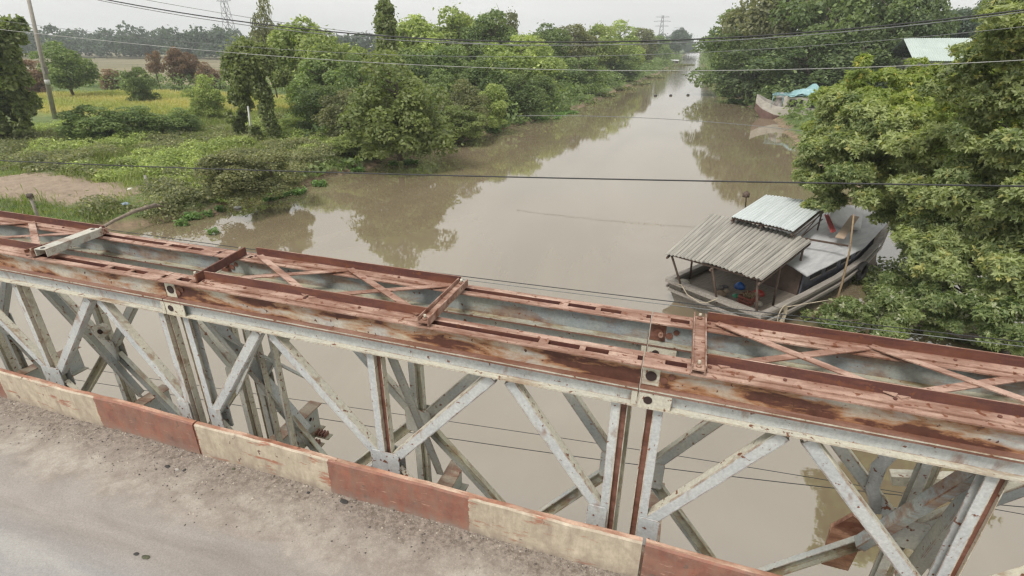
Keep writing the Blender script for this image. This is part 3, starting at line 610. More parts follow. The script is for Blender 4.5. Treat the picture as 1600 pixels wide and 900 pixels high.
def place(name, var, loc, w, h, mat, label, cat, group=None, rz=None, d=None):
    me, tm = VAR[var]; o = empty(name, loc, random.uniform(0, 6.28) if rz is None else rz); o.scale = (w, d or w, h)
    c = bpy.data.objects.new('crown', me); COL.objects.link(c); c.parent = o
    c.material_slots[0].link = 'OBJECT'; c.material_slots[0].material = LM[mat]
    t = bpy.data.objects.new('trunk', tm); COL.objects.link(t); t.parent = o
    tag(o, label, cat, group); return o
def tree(px, pyb, pyt, wpx, var, mat, label, name='broadleaf_tree', cat='tree', Y=None, group=None, zb=0.85):
    P = atz(px, pyb, zb) if Y is None else aty(px, pyb, Y); P[2] = zb
    top = aty(px, pyt, P[1])[2]; dist = abs((P - np.array([0, 0, H])) @ fw)
    w = wpx / F * dist * 1.08
    return place(name, var, P, w, (top - zb) * 1.03, mat, label, cat, group)
GL = 'trees along the left bank'; GR = 'trees along the right bank'
LT = [
 (118, 155, 68, 88, 'round0', 'mid', 'round green tree left of the yellow field, behind the leaning pole', None),
 (225, 162, 104, 44, 'bushy0', 'mid', 'small dark tree standing alone in the yellow rice field', None),
 (328, 188, 122, 58, 'bushy1', 'light', 'small bright green tree at the right end of the yellow field', None),
 (428, 0, -4, 52, 'airy0', 'olive', 'thin sparse tree rising above the left thicket against the sky', 70),
 (478, 0, 30, 120, 'round1', 'light', 'bright yellow green tree behind the vine hung pole', 58),
 (515, 0, 52, 120, 'round2', 'light', 'bright green tree right of the yellow green one, left of the vine column', 55),
 (515, 192, 92, 120, 'bushy2', 'mid', 'wide dark bushy tree on the bank right of the creeper arch', None),
 (500, 0, 60, 100, 'bushy1', 'light', 'leafy light tree in the middle of the left thicket', 62),
 (555, 0, 78, 90, 'tall1', 'light', 'light green tree filling the gap before the big mound', 56),
 (500, 0, 134, 90, 'bushy2', 'mid', 'low spreading tree at the near side of the left thicket', 44),
 (535, 0, 138, 90, 'bushy0', 'olive', 'low olive tree joining the thicket to the big mound', 41),
 (685, 0, 108, 80, 'tall0', 'mid', 'upright green tree rising right behind the big mound', 52),
 (730, 0, 20, 80, 'tall0', 'olive', 'olive upright tree squeezed into the back row', 94),
 (835, 0, 62, 80, 'bushy2', 'light', 'bright tree leaning out over the start of the far reach', 92),
 (560, 0, 95, 90, 'bushy1', 'mid', 'green bushy tree between the wide thicket and the big overgrown mound', 46),
 (655, 0, 22, 120, 'tall0', 'light', 'tall light green tree just right of the vine column', 84),
 (712, 0, 18, 120, 'round0', 'light', 'light green tree with a domed top, second from the vine column', 90),
 (765, 0, 22, 110, 'tall1', 'mid', 'upright green tree in the middle of the back row on the left bank', 88),
 (792, 0, 8, 60, 'airy1', 'olive', 'feathery tree tip sticking out above the back row', 96),
 (700, 0, 72, 110, 'bushy2', 'mid', 'mid green tree in front of the light domed row', 66),
 (640, 0, 78, 90, 'round1', 'mid', 'green tree behind the big overgrown mound', 58),
 (810, 0, 52, 120, 'bushy0', 'light', 'broad yellow green tree facing the river in mid row', 80),
 (852, 0, 40, 90, 'round2', 'mid', 'darker round tree above the floating weed mat', 105),
 (760, 0, 92, 100, 'bushy1', 'mid', 'dark green tree low between the mound and the broad yellow one', 66),
 (896, 0, 40, 90, 'bushy2', 'olive', 'olive tree past the weed mat where the river bends out', 118),
 (930, 0, 36, 80, 'bushy0', 'light', 'light green bamboo like clump along the far left bank', 135),
 (962, 0, 38, 76, 'bushy1', 'light', 'pale green clump beyond the bamboo like one', 158),
 (905, 0, 88, 80, 'bushy0', 'mid', 'low green tree at the water right of the weed mat', 100),
 (965, 0, 80, 80, 'bushy2', 'mid', 'low green tree at the water near the floating sheds', 140),
 (995, 0, 45, 60, 'bushy2', 'olive', 'hazy olive tree on the left bank behind the floating sheds', 200),
 (1022, 0, 55, 50, 'bushy0', 'mid', 'hazy green tree above the floating sheds', 250),
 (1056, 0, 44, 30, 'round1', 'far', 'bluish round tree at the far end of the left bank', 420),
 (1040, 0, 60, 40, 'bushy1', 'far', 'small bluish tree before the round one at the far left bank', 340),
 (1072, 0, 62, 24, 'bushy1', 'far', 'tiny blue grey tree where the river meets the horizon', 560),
]
for (px, pyb, pyt, w, var, mat, lab, Y) in LT:
    tree(px, pyb if Y is None else 120, pyt, w, var, mat, lab, Y=Y, group=GL)
LBU = [
 (625, 246, 92, 165, 'bushy1', 'vine', 'big creeper covered mound of a tree at the water edge, left bank', None),
 (728, 206, 130, 74, 'bushy1', 'olive', 'rounded bush at the water between the mound and the weed mat', None),
 (770, 196, 132, 56, 'bushy2', 'light', 'narrow light green bush just right of the rounded one', None),
 (722, 212, 164, 72, 'bushy0', 'vine', 'low dark bush in front of the rounded bush at the water', None),
 (808, 178, 120, 90, 'bushy1', 'mid', 'green bush behind the start of the floating weed mat', None),
 (842, 168, 118, 60, 'bushy2', 'mid', 'bush with pale twigs above the floating weed mat', None),
 (555, 238, 206, 80, 'bushy1', 'light', 'low bright bush left of the big mound', None),
 (370, 312, 238, 110, 'bushy2', 'olive', 'tangled shrub hanging over the bank above the driftwood', None),
 (430, 300, 236, 90, 'bushy0', 'olive', 'tangled shrub right of the one above the driftwood', None),
 (462, 205, 178, 44, 'bushy1', 'light', 'low leafy bush right of the vine hung pole', None),
 (150, 222, 165, 90, 'bushy0', 'mid', 'dark scrub right of the leaning pole foot', None),
 (215, 218, 168, 100, 'bushy2', 'mid', 'dark scrub in front of the yellow field middle', None),
 (285, 212, 172, 60, 'bushy1', 'mid', 'rounded scrub left of the vine hung pole', None),
]
for (px, pyb, pyt, w, var, mat, lab, Y) in LBU:
    tree(px, pyb, pyt, w, var, mat, lab, name='bush', cat='bush', Y=Y, group='bushes on the left bank')
RD = [(285, 140, 72, 44, 'dead reddish brown tree at the edge of the rice field'), (252, 142, 74, 34, 'thin dead reddish tree left of the taller dead one'), (60, 150, 92, 50, 'dead red brown shrub behind the leaning pole'), (178, 140, 108, 34, 'low rust coloured shrub right of the round tree'), (330, 140, 100, 44, 'dry brown shrub at the right of the dead trees'), (306, 138, 84, 40, 'dead red brown shrub between the tall dead tree and the dry one'), (20, 150, 100, 44, 'dead brown shrub half behind the creeper tree at the left edge'), (205, 136, 112, 30, 'low dead shrub just left of the small dark tree')]
for i, (px, pyb, pyt, w, lab) in enumerate(RD):
    tree(px, pyb, pyt, w, ('tall0', 'airy1', 'bushy0', 'bushy2', 'bushy1', 'tall1', 'bushy1', 'bushy0')[i], 'red', lab, name='dead_shrub', cat='shrub', group='dead shrubs by the rice field')
RT = [
 (1150, 0, 12, 120, 'bushy0', 'mid', 'tree leaning over the water at the left end of the right bank wood', 112),
 (1128, 0, 40, 60, 'tall0', 'mid', 'hazier tree just beyond the right bank wood', 165),
 (1112, 0, 38, 26, 'column0', 'far', 'slim blue green tree far along the right bank', 260),
 (1210, 0, -45, 150, 'round1', 'olive', 'tall olive tree in the left part of the right bank wood', 104),
 (1290, 0, -60, 170, 'bushy1', 'mid', 'tallest broad green tree of the right bank wood', 96),
 (1375, 0, -40, 150, 'bushy2', 'mid', 'green tree right of the tallest one, trunk wires in front', 88),
 (1425, 0, -5, 100, 'tall1', 'dark', 'dark tree at the right edge of the right bank wood', 84),
 (1180, 0, 62, 130, 'bushy2', 'dark', 'low dark tree overhanging the water at the moored boat side', 96),
 (1260, 0, 50, 150, 'bushy0', 'dark', 'low dark green tree behind the teal covered boat', 88),
 (1345, 0, 52, 140, 'bushy1', 'dark', 'low dark tree between the teal boat and the pale green roof', 84),
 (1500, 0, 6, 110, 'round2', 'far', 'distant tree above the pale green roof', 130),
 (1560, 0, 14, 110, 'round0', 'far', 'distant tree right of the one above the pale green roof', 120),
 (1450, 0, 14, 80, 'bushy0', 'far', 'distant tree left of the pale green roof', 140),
 (1600, 0, 20, 110, 'bushy1', 'mid', 'tree at the right picture edge behind the near foliage', 80),
]
for (px, pyb, pyt, w, var, mat, lab, Y) in RT:
    tree(px, 120, pyt, w, var, mat, lab, Y=Y, group=GR)

# vine hung things, each built from its own clumps
def foliage_thing(name, label, cat, cl, n, leaf, mat, trunk=None, seed=1, asp=0.62, droop=0.0, group=None, base=None, shell=.75):
    rg = np.random.default_rng(seed); base = np.array(base if base is not None else [cl[:, 0].mean(), cl[:, 1].mean(), 0.8])
    o = empty(name, tuple(base)); cl = cl.copy(); cl[:, :3] -= base
    co4, ti = leaves(cl, n, leaf, rg, asp=asp, droop=droop, shell=shell)
    c = bpy.data.objects.new('crown', quads_mesh('crown', co4, ti, LM[mat])); COL.objects.link(c); c.parent = o
    if trunk: 
        mb = MB(); trunk(mb, base); t = mb.build('trunk', m_bark, o)
    return tag(o, label, cat, group)
rg = np.random.default_rng(5)
# tall narrow column of creeper
P = aty(609, 100, 60); Pt = aty(607, 4, 60); k = 26; zz = np.linspace(1.0, Pt[2] - .5, k)
cl = np.stack([P[0] + rg.normal(size=k) * .12, np.full(k, 60.) + rg.normal(size=k) * .12, zz, 1.0 + .25 * rg.random(k), 1.0 + .25 * rg.random(k), np.full(k, .75)], 1); cl[-3:, 3:5] *= .75
foliage_thing('vine_column', 'tall narrow column of dark creeper standing against the sky', 'creeper column', cl, 12000, .36, 'vine', lambda mb, b: mb.tube([(0, 0, -.1), (0, 0, Pt[2] - 1)], .16, 8), 3, droop=.5, base=(P[0], 60, .9))
# pole with drooping creeper, spread top
B0 = atz(398, 216, 1.0); Y = B0[1]
def pp(px, py, dy=0): return aty(px, py, Y + dy)
L_ = [(372, 96, 26), (392, 90, 26), (412, 100, 26), (428, 118, 18), (366, 112, 22), (380, 118, 24), (372, 138, 17), (374, 160, 14), (372, 182, 13), (372, 205, 13), (402, 128, 20), (410, 148, 17), (414, 168, 15), (420, 188, 15), (426, 208, 14), (390, 140, 14), (386, 165, 10), (406, 200, 10), (440, 122, 12), (386, 106, 26)]
cl = []
for (a, b, r) in L_:
    q = pp(a, b); r_ = .68 * r / F * abs((q - np.array([0, 0, H])) @ fw)
    for j in range(4): cl.append([q[0] + rg.normal() * r_ * .35, q[1] + rg.normal() * .4, q[2] + rg.normal() * r_ * .4, r_ * .75, r_ * .75, r_ * 1.25])
foliage_thing('vine_pole', 'broken pole draped in creeper like an arch, with a white post foot', 'creeper pole', np.array(cl), 24000, .28, 'vine', None, 4, droop=.5, base=B0, shell=.75)
mb = MB(); q0 = pp(400, 213); q1 = pp(394, 165); mb.tube([tuple(q0 - np.array([0, .5, .2]) - B0 * 0), tuple(q1 - np.array([0, .5, 0]))], [.09, .08], 10)
o = mb.build('white_post', plain('white_post', (0.62, 0.62, 0.58), (0.48, 0.48, 0.44), sc=3)); tag(o, 'white concrete post showing between the hanging creepers', 'post')
# left edge creeper tree
B1 = atz(5, 222, 1.0); cl = []
for (a, b, r) in [(5, 45, 26), (25, 60, 24), (-10, 60, 34), (0, 85, 34), (28, 95, 22), (5, 120, 34), (34, 130, 16), (-5, 150, 36), (26, 155, 22), (10, 180, 34), (38, 178, 14), (-10, 205, 40), (25, 205, 26), (45, 205, 14), (-35, 100, 30), (-40, 150, 34), (18, 40, 16)]:
    q = aty(a - 12, b, B1[1]); r_ = .60 * r / F * abs((q - np.array([0, 0, H])) @ fw)
    for j in range(4): cl.append([q[0] + rg.normal() * r_ * .45, q[1] + rg.normal() * 1.2, q[2] + rg.normal() * r_ * .5, r_ * .7, r_ * .7, r_ * 1.3])
foliage_thing('vine_tree', 'tall tree smothered in hanging creeper at the left picture edge', 'tree', np.array(cl), 26000, .36, 'vine', lambda mb, b: mb.tube([(0, 0, -.1), (0, 0, 6)], .2, 8), 6, droop=.5, base=B1)

# big near tree over the moored boat, long leaves in sprigs
def sprigs(cl, n, leaf, rg, per=7):
    k = len(cl); vol = (cl[:, 3] * cl[:, 4] * cl[:, 5]) ** (2 / 3); idx = rg.choice(k, n, p=vol / vol.sum()); C = cl[idx]
    d = unit(rg.normal(size=(n, 3))); d[:, 2] = np.where(d[:, 2] < -.35, -d[:, 2], d[:, 2])
    pos = C[:, :3] + d * (0.55 + .5 * rg.random((n, 1)) ** .6) * C[:, 3:] * (1 + 0.15 * np.sin(d[:, :1] * 8 + idx[:, None])) * (1 + .45 * (rg.random((n, 1)) < .07) * rg.random((n, 1)))
    ax = unit(d + np.array([0, 0, .5]) + rg.normal(size=(n, 3)) * .5)
    P = np.repeat(pos, per, 0); A = np.repeat(ax, per, 0); m = len(P)
    e = unit(np.cross(A, rg.normal(size=(m, 3)))); t = unit(e + A * (.1 + .9 * rg.random((m, 1))) - np.array([0, 0, .35])); nr = unit(A + rg.normal(size=(m, 3)) * .25); b = unit(np.cross(t, nr)); nr = np.cross(b, t)
    ls = leaf * (.65 + .6 * rg.random((m, 1))); p0 = P + A * ls * .25 * rg.random((m, 1)); mid = p0 + t * ls * .5 + nr * ls * .05
    co4 = np.stack([p0, mid + b * ls * .19, p0 + t * ls - nr * ls * .10, mid - b * ls * .19], 1)
    ct = rg.random(k); base = np.clip(ct[idx] * .5 + rg.random(n) * .5 - .05, 0, 1)
    return co4, np.stack([np.clip(np.repeat(base, per) + rg.normal(size=m) * .15, 0, 1), np.repeat(rg.random(n), per)], 1)
def near_tree(name, label, spec, n, leaf, mat, base, seed, jit=.5, limbs=13):
    rg = np.random.default_rng(seed); cl = []
    for (a, b, Y, r) in spec:
        q = aty(a, b, Y)
        for j in range(5): cl.append([q[0] + rg.normal() * r * .45, q[1] + rg.normal() * r * jit, q[2] + rg.normal() * r * .4, r * (.25 + .35 * rg.random()), r * (.25 + .35 * rg.random()), r * (.18 + .22 * rg.random())])
    cl = np.array(cl); B = np.array(base); o = empty(name, tuple(B)); L0 = cl.copy(); L0[:, :3] -= B
    co4, ti = sprigs(L0, n, leaf, rg)
    c = bpy.data.objects.new('crown', quads_mesh('crown', co4, ti, LM[mat])); COL.objects.link(c); c.parent = o
    mb = MB(); hub = Vector((0, 0, max(.8, L0[:, 2].mean() * .5)))
    mb.tube([(0, 0, -.4), (.05, .03, hub.z * .5), hub], [.17, .13, .11], 8)
    for j in range(limbs):
        e = Vector(L0[(j * 7 + 1) % len(L0), :3]); m_ = hub.lerp(e, .5) + Vector((rg.normal() * .2, rg.normal() * .2, .25))
        mb.tube([hub, hub.lerp(m_, .5) + Vector((0, 0, -.15)), m_, e], [.055, .042, .030, .010], 6)
    mb.build('trunk', m_bark, o); return tag(o, label, 'tree', 'near foliage on the right bank')
near_tree('riverside_tree', 'leafy tree whose branches reach over the bow of the moored houseboat', [
 (1285, 300, 23, .9), (1260, 275, 23, .7), (1320, 280, 22.5, 1.0), (1300, 240, 23, 1.1), (1292, 215, 24, .8), (1350, 245, 22, 1.2), (1310, 178, 24, .9), (1330, 180, 24, 1.2), (1395, 220, 22, 1.3), (1380, 300, 21.5, 1.0), (1430, 260, 21.5, 1.3), (1440, 320, 21, 1.1), (1440, 345, 21, .8), (1372, 296, 21.5, .6), (1480, 230, 21, 1.3), (1490, 300, 20.5, 1.2), (1262, 322, 22.5, .35), (1380, 326, 21.2, .42), (1405, 348, 21, .42), (1412, 330, 21.8, .6), (1398, 312, 21.6, .6), (1373, 255, 23, 1.0), (1340, 262, 22.8, .8), (1300, 325, 22, .35)],
 20000, .165, 'near', (9.9, 24.4, .5), 61)
near_tree('riverside_tree', 'bright yellow green tree top behind the branches over the houseboat', [
 (1322, 148, 27, 1.0), (1305, 160, 27, .7), (1345, 140, 28, 1.2), (1395, 156, 28, 1.0), (1420, 195, 25, 1.2), (1460, 205, 24, 1.2), (1500, 205, 22, 1.1), (1415, 235, 23.5, 1.1), (1470, 250, 22, 1.2), (1530, 235, 21, 1.1), (1325, 185, 26, 1.1), (1440, 138, 27, .9), (1462, 120, 27.5, .6), (1500, 122, 27.5, .7), (1428, 114, 27.5, .6), (1524, 104, 27.5, .6), (1470, 140, 27, .9), (1440, 160, 26, 1.2), (1500, 158, 26, 1.0), (1380, 185, 26, 1.2), (1275, 235, 26, .5)],
 14000, .16, 'sprig', (12.6, 28.6, .8), 62)
near_tree('riverside_tree', 'high dark fine leaved tree at the upper right edge', [
 (1560, 60, 19, 1.2), (1600, 40, 19, 1.3), (1560, 115, 19, 1.0), (1600, 110, 18, 1.3), (1520, 160, 19, 1.0), (1570, 170, 18.5, 1.2), (1610, 180, 18, 1.2), (1640, 100, 18, 1.4), (1500, 190, 19, .8), (1550, 215, 18, 1.0), (1630, 250, 18, 1.1)],
 10500, .13, 'near', (13.2, 20.5, .8), 63)
near_tree('riverside_tree', 'pale broad leaved tree in the right middle below the fine leaved one', [
 (1530, 260, 18.5, 1.0), (1580, 240, 18, 1.1), (1500, 330, 18, 1.0), (1560, 310, 17.5, 1.1), (1610, 300, 17, 1.2), (1450, 370, 18.5, .9), (1510, 385, 17.5, .9), (1570, 370, 17, 1.1), (1620, 380, 16.5, 1.1), (1460, 420, 17.3, .7), (1630, 450, 15.5, 1.0), (1580, 430, 16, .9)],
 15000, .15, 'near', (11.9, 17.8, .5), 64)
near_tree('riverside_shrub', 'low tangled shrub on the water beside the houseboat hull', [
 (1440, 405, 19.5, .8), (1480, 395, 19, .8), (1385, 455, 18.2, .5), (1425, 445, 18, .7), (1450, 450, 17.5, .8), (1500, 440, 17, .8), (1350, 490, 17, .6), (1420, 490, 16.6, .7), (1480, 490, 16.2, .7), (1540, 470, 15.8, .8), (1310, 500, 17.2, .45), (1560, 510, 15, .7), (1610, 520, 14.5, .7), (1400, 515, 16, .5), (1300, 510, 16.6, .3)],
 13000, .125, 'nearlow', (9.6, 17.0, -.1), 65)
# far wood on the horizon
rg = np.random.default_rng(90); cl = []
for k in range(330):
    px = rg.uniform(-420, 640); Yd = rg.uniform(255, 330); q = aty(px, 90, Yd); h = rg.uniform(7, 17) * (1.0 if px < 420 else .85)
    for j in range(3): cl.append([q[0] + rg.normal() * 4, q[1] + rg.normal() * 4, .8 + h * rg.uniform(.25, .85), rg.uniform(3, 6), rg.uniform(3, 6), h * .26])
for k in range(160):
    px = rg.uniform(1150, 1900); Yd = rg.uniform(260, 400); q = aty(px, 90, Yd); h = rg.uniform(7, 14)
    for j in range(3): cl.append([q[0] + rg.normal() * 4, q[1] + rg.normal() * 4, .8 + h * rg.uniform(.25, .85), rg.uniform(3, 6), rg.uniform(3, 6), h * .26])
for k in range(120):
    px = rg.uniform(990, 1074) if k % 2 else rg.uniform(1103, 1190); Yd = rg.uniform(600, 950); q = aty(px, 90, Yd); h = rg.uniform(9, 17)
    for j in range(2): cl.append([q[0] + rg.normal() * 3, q[1] + rg.normal() * 4, .8 + h * rg.uniform(.25, .85), rg.uniform(3, 7), rg.uniform(3, 6), h * .28])
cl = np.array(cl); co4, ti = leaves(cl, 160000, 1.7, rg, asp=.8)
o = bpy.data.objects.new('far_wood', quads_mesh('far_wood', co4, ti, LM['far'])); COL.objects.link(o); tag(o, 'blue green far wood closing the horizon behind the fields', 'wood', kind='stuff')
# thicket at the feet of the bank trees
cl = []
for k in range(420):
    y = 40 + 330 * rg.random() ** 1.6; off = rg.uniform(-.2, 14) if y > 75 else rg.uniform(-.4, 7); r = rg.uniform(.7, 1.7) * (1 + y / 150)
    cl.append([float(left_x(y)) - off - r * .5, y, .9 + rg.uniform(-.2, .5), r, r, r * rg.uniform(.6, 1.0)])
for k in range(150):      # hedge line between the rice and the bare fields
    x = rg.uniform(-150, -48); y = 84 + rg.normal() * 3; r = rg.uniform(.9, 2.2); cl.append([x, y, 1.0 + r * .3, r, r, r * rg.uniform(.7, 1.3)])
for k in range(200):      # creepers hanging over the near water line
    y = 24 + 40 * rg.random(); r = rg.uniform(.3, .75); cl.append([float(left_x(y) + wob(-24, y)) - .1 - r * .4 * rg.random(), y, .25 + rg.random() * .4, r, r, r * .6])
for k in range(420):
    y = 50 + 330 * rg.random() ** 1.6; off = rg.uniform(.2, 14); r = rg.uniform(.8, 1.8) * (1 + y / 150)
    cl.append([float(right_x(y)) + off + r * .4, y, .9 + rg.uniform(-.3, .8), r, r, r * rg.uniform(.6, 1.1)])
cl = np.array(cl); co4, ti = leaves(cl, 150000, .5, rg, asp=.6)
o = bpy.data.objects.new('thicket', quads_mesh('thicket', co4, ti, LM['mid'])); COL.objects.link(o); tag(o, 'tangled green thicket at the feet of the trees on both banks', 'thicket', kind='stuff')
# undergrowth on the near left bank
cl = []
for k in range(1500):
    x = rg.uniform(-62, -24.5); y = rg.uniform(19, 52)
    if x > left_x(y) + .1: continue
    if ((x + 36) / 9) ** 2 + ((y - 21.2) / 3.0) ** 2 < 1: continue
    edge = abs(x - left_x(y)) < 3.5
    if not edge and rg.random() < .35: continue
    if -62 < x < -44 and 44 < y: continue
    r = rg.uniform(.35, .95); cl.append([x, y, float(ground(x, y)) + .05, r * 1.2, r * 1.2, r * rg.uniform(.4, .95)])
cl = np.array(cl); pick = (np.sin(cl[:, 0] * .5) + np.cos(cl[:, 1] * .45 + cl[:, 0] * .2) + rg.normal(size=len(cl)) * .5) > .2
for sel, mt, lb in ((pick, 'under', 'bright low undergrowth in patches on the near left bank'), (~pick, 'olive', 'duller brownish green undergrowth in patches on the near left bank')):
    co4, ti = leaves(cl[sel], 120000, .18, rg, asp=.5, upb=.8)
    o = bpy.data.objects.new('undergrowth', quads_mesh('undergrowth', co4, ti, LM[mt])); COL.objects.link(o); tag(o, lb, 'undergrowth', kind='stuff')
def blades(n, x, y, z, h, w, rg, bend=.5):
    a = rg.random(n) * 6.283; d = np.stack([np.cos(a), np.sin(a), a * 0], 1); s_ = np.stack([-np.sin(a), np.cos(a), a * 0], 1)
    b = np.stack([x, y, z], 1); hh = (h * (.5 + rg.random(n)))[:, None]; ww = w * (.6 + .8 * rg.random((n, 1)))
    mid = b + np.array([0, 0, 1]) * hh * .6 + d * hh * bend * .25; tip = b + np.array([0, 0, 1]) * hh * .95 + d * hh * bend
    return np.stack([b, mid + s_ * ww, tip, mid - s_ * ww], 1)
n = 170000; y = rg.uniform(17, 58, n); x = left_x(y) - .7 - rg.random(n) ** .9 * 38
keep = ((((x + 36) / 7.3) ** 2 + ((y - 21.2) / 2.4) ** 2) > 1 + .3 * rg.normal(size=n)); x, y = x[keep], y[keep]; n = len(x)
hm = .28 + .22 * np.sin(x * .45 + 1) * np.sin(y * .5) + .1 * np.sin(x * 1.3 + y)
co4 = blades(n, x, y, ground(x, y) - .03, np.clip(hm, .12, .6), .022, rg)
ti = np.stack([np.clip(.5 + .28 * np.sin(x * .35 + y * .22) + .2 * rg.normal(size=n), 0, 1), rg.random(n)], 1)
o = bpy.data.objects.new('grass', quads_mesh('grass', co4, ti, LM['grass'])); COL.objects.link(o); tag(o, 'long bright green grass over the left bank', 'grass', kind='stuff')
n = 60000; x = rg.uniform(-105, -46, n); y = rg.uniform(44, 80, n); keep = (((x + 75) / 27) ** 2 + ((y - 62) / 14) ** 2) < 1; x, y = x[keep], y[keep]; n = len(x)
co4 = blades(n, x, y, ground(x, y) - .03, np.full(n, .55), .05, rg, .4)
o = bpy.data.objects.new('rice', quads_mesh('rice', co4, np.stack([np.clip(.5 + .4 * np.sin(y * .5 + x * .05) + .15 * rg.normal(size=n), 0, 1), rg.random(n) * .9], 1), LM['rice'])); COL.objects.link(o); tag(o, 'ripening yellow rice standing in the field behind the bank', 'rice', kind='stuff')
# floating hyacinth
def mat_patch(name, pts, n, leaf, label, mat='hyac', thick=.28):
    cl = []
    for (px, py, r) in pts:
        q = atz(px, py, 0); cl.append([q[0], q[1], 0, r, r, 1])
    cl = np.array(cl); w = cl[:, 3] ** 2; idx = rg.choice(len(cl), n, p=w / w.sum()); a = rg.random(n) * 6.283; r = rg.random(n) ** .55 * cl[idx, 3] * (1 + .25 * np.sin(a * 3 + idx))
    x = cl[idx, 0] + r * np.cos(a); y = cl[idx, 1] + r * np.sin(a) * .9; z = .03 + rg.random(n) * thick
    pos = np.stack([x, y, z], 1); nr = unit(np.array([0, 0, 1.0]) + rg.normal(size=(n, 3)) * .45); t = unit(np.cross(nr, rg.normal(size=(n, 3)))); b = np.cross(nr, t); ls = leaf * (.6 + .7 * rg.random((n, 1)))
    co4 = np.stack([pos - t * ls * .5, pos + b * ls * .38, pos + t * ls * .5, pos - b * ls * .38], 1)
    o = bpy.data.objects.new(name, quads_mesh(name, co4, np.stack([rg.random(n), rg.random(n)], 1), LM[mat])); COL.objects.link(o); return tag(o, label, 'water weed', kind='stuff')
mat_patch('water_weed', [(850, 180, 2.6), (820, 186, 2.6), (790, 192, 2.2), (880, 176, 2.0), (760, 205, 1.6), (730, 212, 1.3), (840, 172, 2.5), (870, 186, .6)], 9000, .24, 'bright floating weed mat off the left bank trees')
mat_patch('water_weed', [(990, 132, 3.5), (960, 140, 3.5), (930, 150, 3.2), (905, 160, 2.6), (1015, 121, 4.5), (1035, 111, 6), (1050, 102, 9)], 9000, .5, 'distant strip of floating weed along the far left bank', 'olive', .5)
mat_patch('water_weed', [(640, 256, .6), (615, 258, .4), (560, 268, .5), (500, 290, .5), (465, 302, .6), (440, 306, .6), (345, 330, .35), (300, 342, .5), (285, 352, .3), (325, 338, .3), (333, 366, .25), (252, 338, .5), (420, 312, .5)], 3600, .16, 'small rafts of floating weed below the left bank')
mat_patch('water_weed', [(1350, 500, 1.0), (1300, 505, .5), (1400, 470, 1.2), (1450, 500, 1.3), (1370, 440, .9), (1500, 520, 1.2), (1560, 530, 1.4), (1430, 430, 1.2), (1260, 500, .25)], 9000, .15, 'dark leafy weed on the water between hull and right bank', 'nearlow', .35)
mat_patch('water_weed', [(1165, 160, 2.5), (1185, 165, 2.0), (1150, 150, 2.5)], 3500, .3, 'floating weed under the right bank wood beside the teal boat', 'hyac', .4)

# ------------------------------------------------------------------ driftwood, posts, litter on the left bank
m_log = plain('driftwood', (0.26, 0.21, 0.16), (0.15, 0.12, 0.09), sc=8, bumpd=0.02)
def log(pts, r, label):
    P = [atz(a, b, z) for a, b, z in pts]; mb = MB(); k = len(P); mb.tube(P, [r * (1 - .5 * i / (k - 1)) for i in range(k)], 8); o = mb.build('driftwood', m_log); tag(o, label, 'driftwood', 'driftwood at the bank edge'); return o
log([(245, 320, 1.0), (210, 330, .9), (178, 345, .75), (148, 362, .6), (120, 380, .45)], .11, 'long pale driftwood trunk running down the bank towards the bridge')
log([(240, 320, .95), (262, 336, .1)], .10, 'short thick driftwood log right of the long trunk end')
log([(228, 322, .8), (236, 338, .1)], .10, 'short leaning driftwood stump under the long trunk')
log([(246, 320, .9), (285, 330, .15)], .055, 'thin driftwood branch lowest to the right of the trunk'); log([(250, 316, 1.0), (272, 322, .5), (290, 320, .3)], .05, 'crooked thin driftwood branch above the others')
mb = MB(); P = atz(62, 345, .9); mb.tube([P - [0, 0, .2], P + [-.03, 0, 1.15]], .07, 8); mb.tube([P + [-.03, 0, 1.12], P + [-.03, 0, 1.30]], [.14, .13], 8, 1)
o = mb.build('fence_post', [plain('old_post', (0.28, 0.25, 0.21)), plain('post_cap', (0.10, 0.075, 0.06))]); tag(o, 'short post with a dark cap in front of the bare dirt patch', 'post')
mb = MB(); P = atz(232, 294, .9); mb.tube([P - [0, 0, .2], P + [0, 0, .75]], [.09, .07], 8); o = mb.build('stump', plain('grey_stump', (0.30, 0.28, 0.25))); tag(o, 'grey stub of a post standing in the grass', 'post')
def rag(px, py, s_, col, label, z=.95, cat='litter', name='plastic_bag'):
    P = atz(px, py, z); mb = MB(); r2 = random.Random(px); vv = []; n = 10
    for (q, zz) in ((1, 0), (.95, .25), (.6, .5), (.15, .6)):
        for j in range(n): t = 2*math.pi*j/n; w = q * r2.uniform(.7, 1.25); vv.append((P[0] + s_*w*math.cos(t), P[1] + s_*w*math.sin(t), P[2] + s_*zz*r2.uniform(.7, 1.2)))
    mb.add(vv, [(i*n+j, i*n+(j+1)%n, (i+1)*n+(j+1)%n, (i+1)*n+j) for i in range(3) for j in range(n)]); o = mb.build(name, plain(name + '_skin', col, rough=.5, bumpd=0)); tag(o, label, cat)
rag(204, 296, .16, (.75, .73, .66), 'white plastic bag in the grass beside the grey stub'); rag(371, 325, .20, (.75, .74, .70), 'white plastic bag floating at the water edge', .02)
rag(196, 319, .18, (.28, .36, .42), 'pale blue plastic scrap above the driftwood'); rag(25, 285, .14, (.7, .68, .62), 'white scrap at the back of the dirt patch')
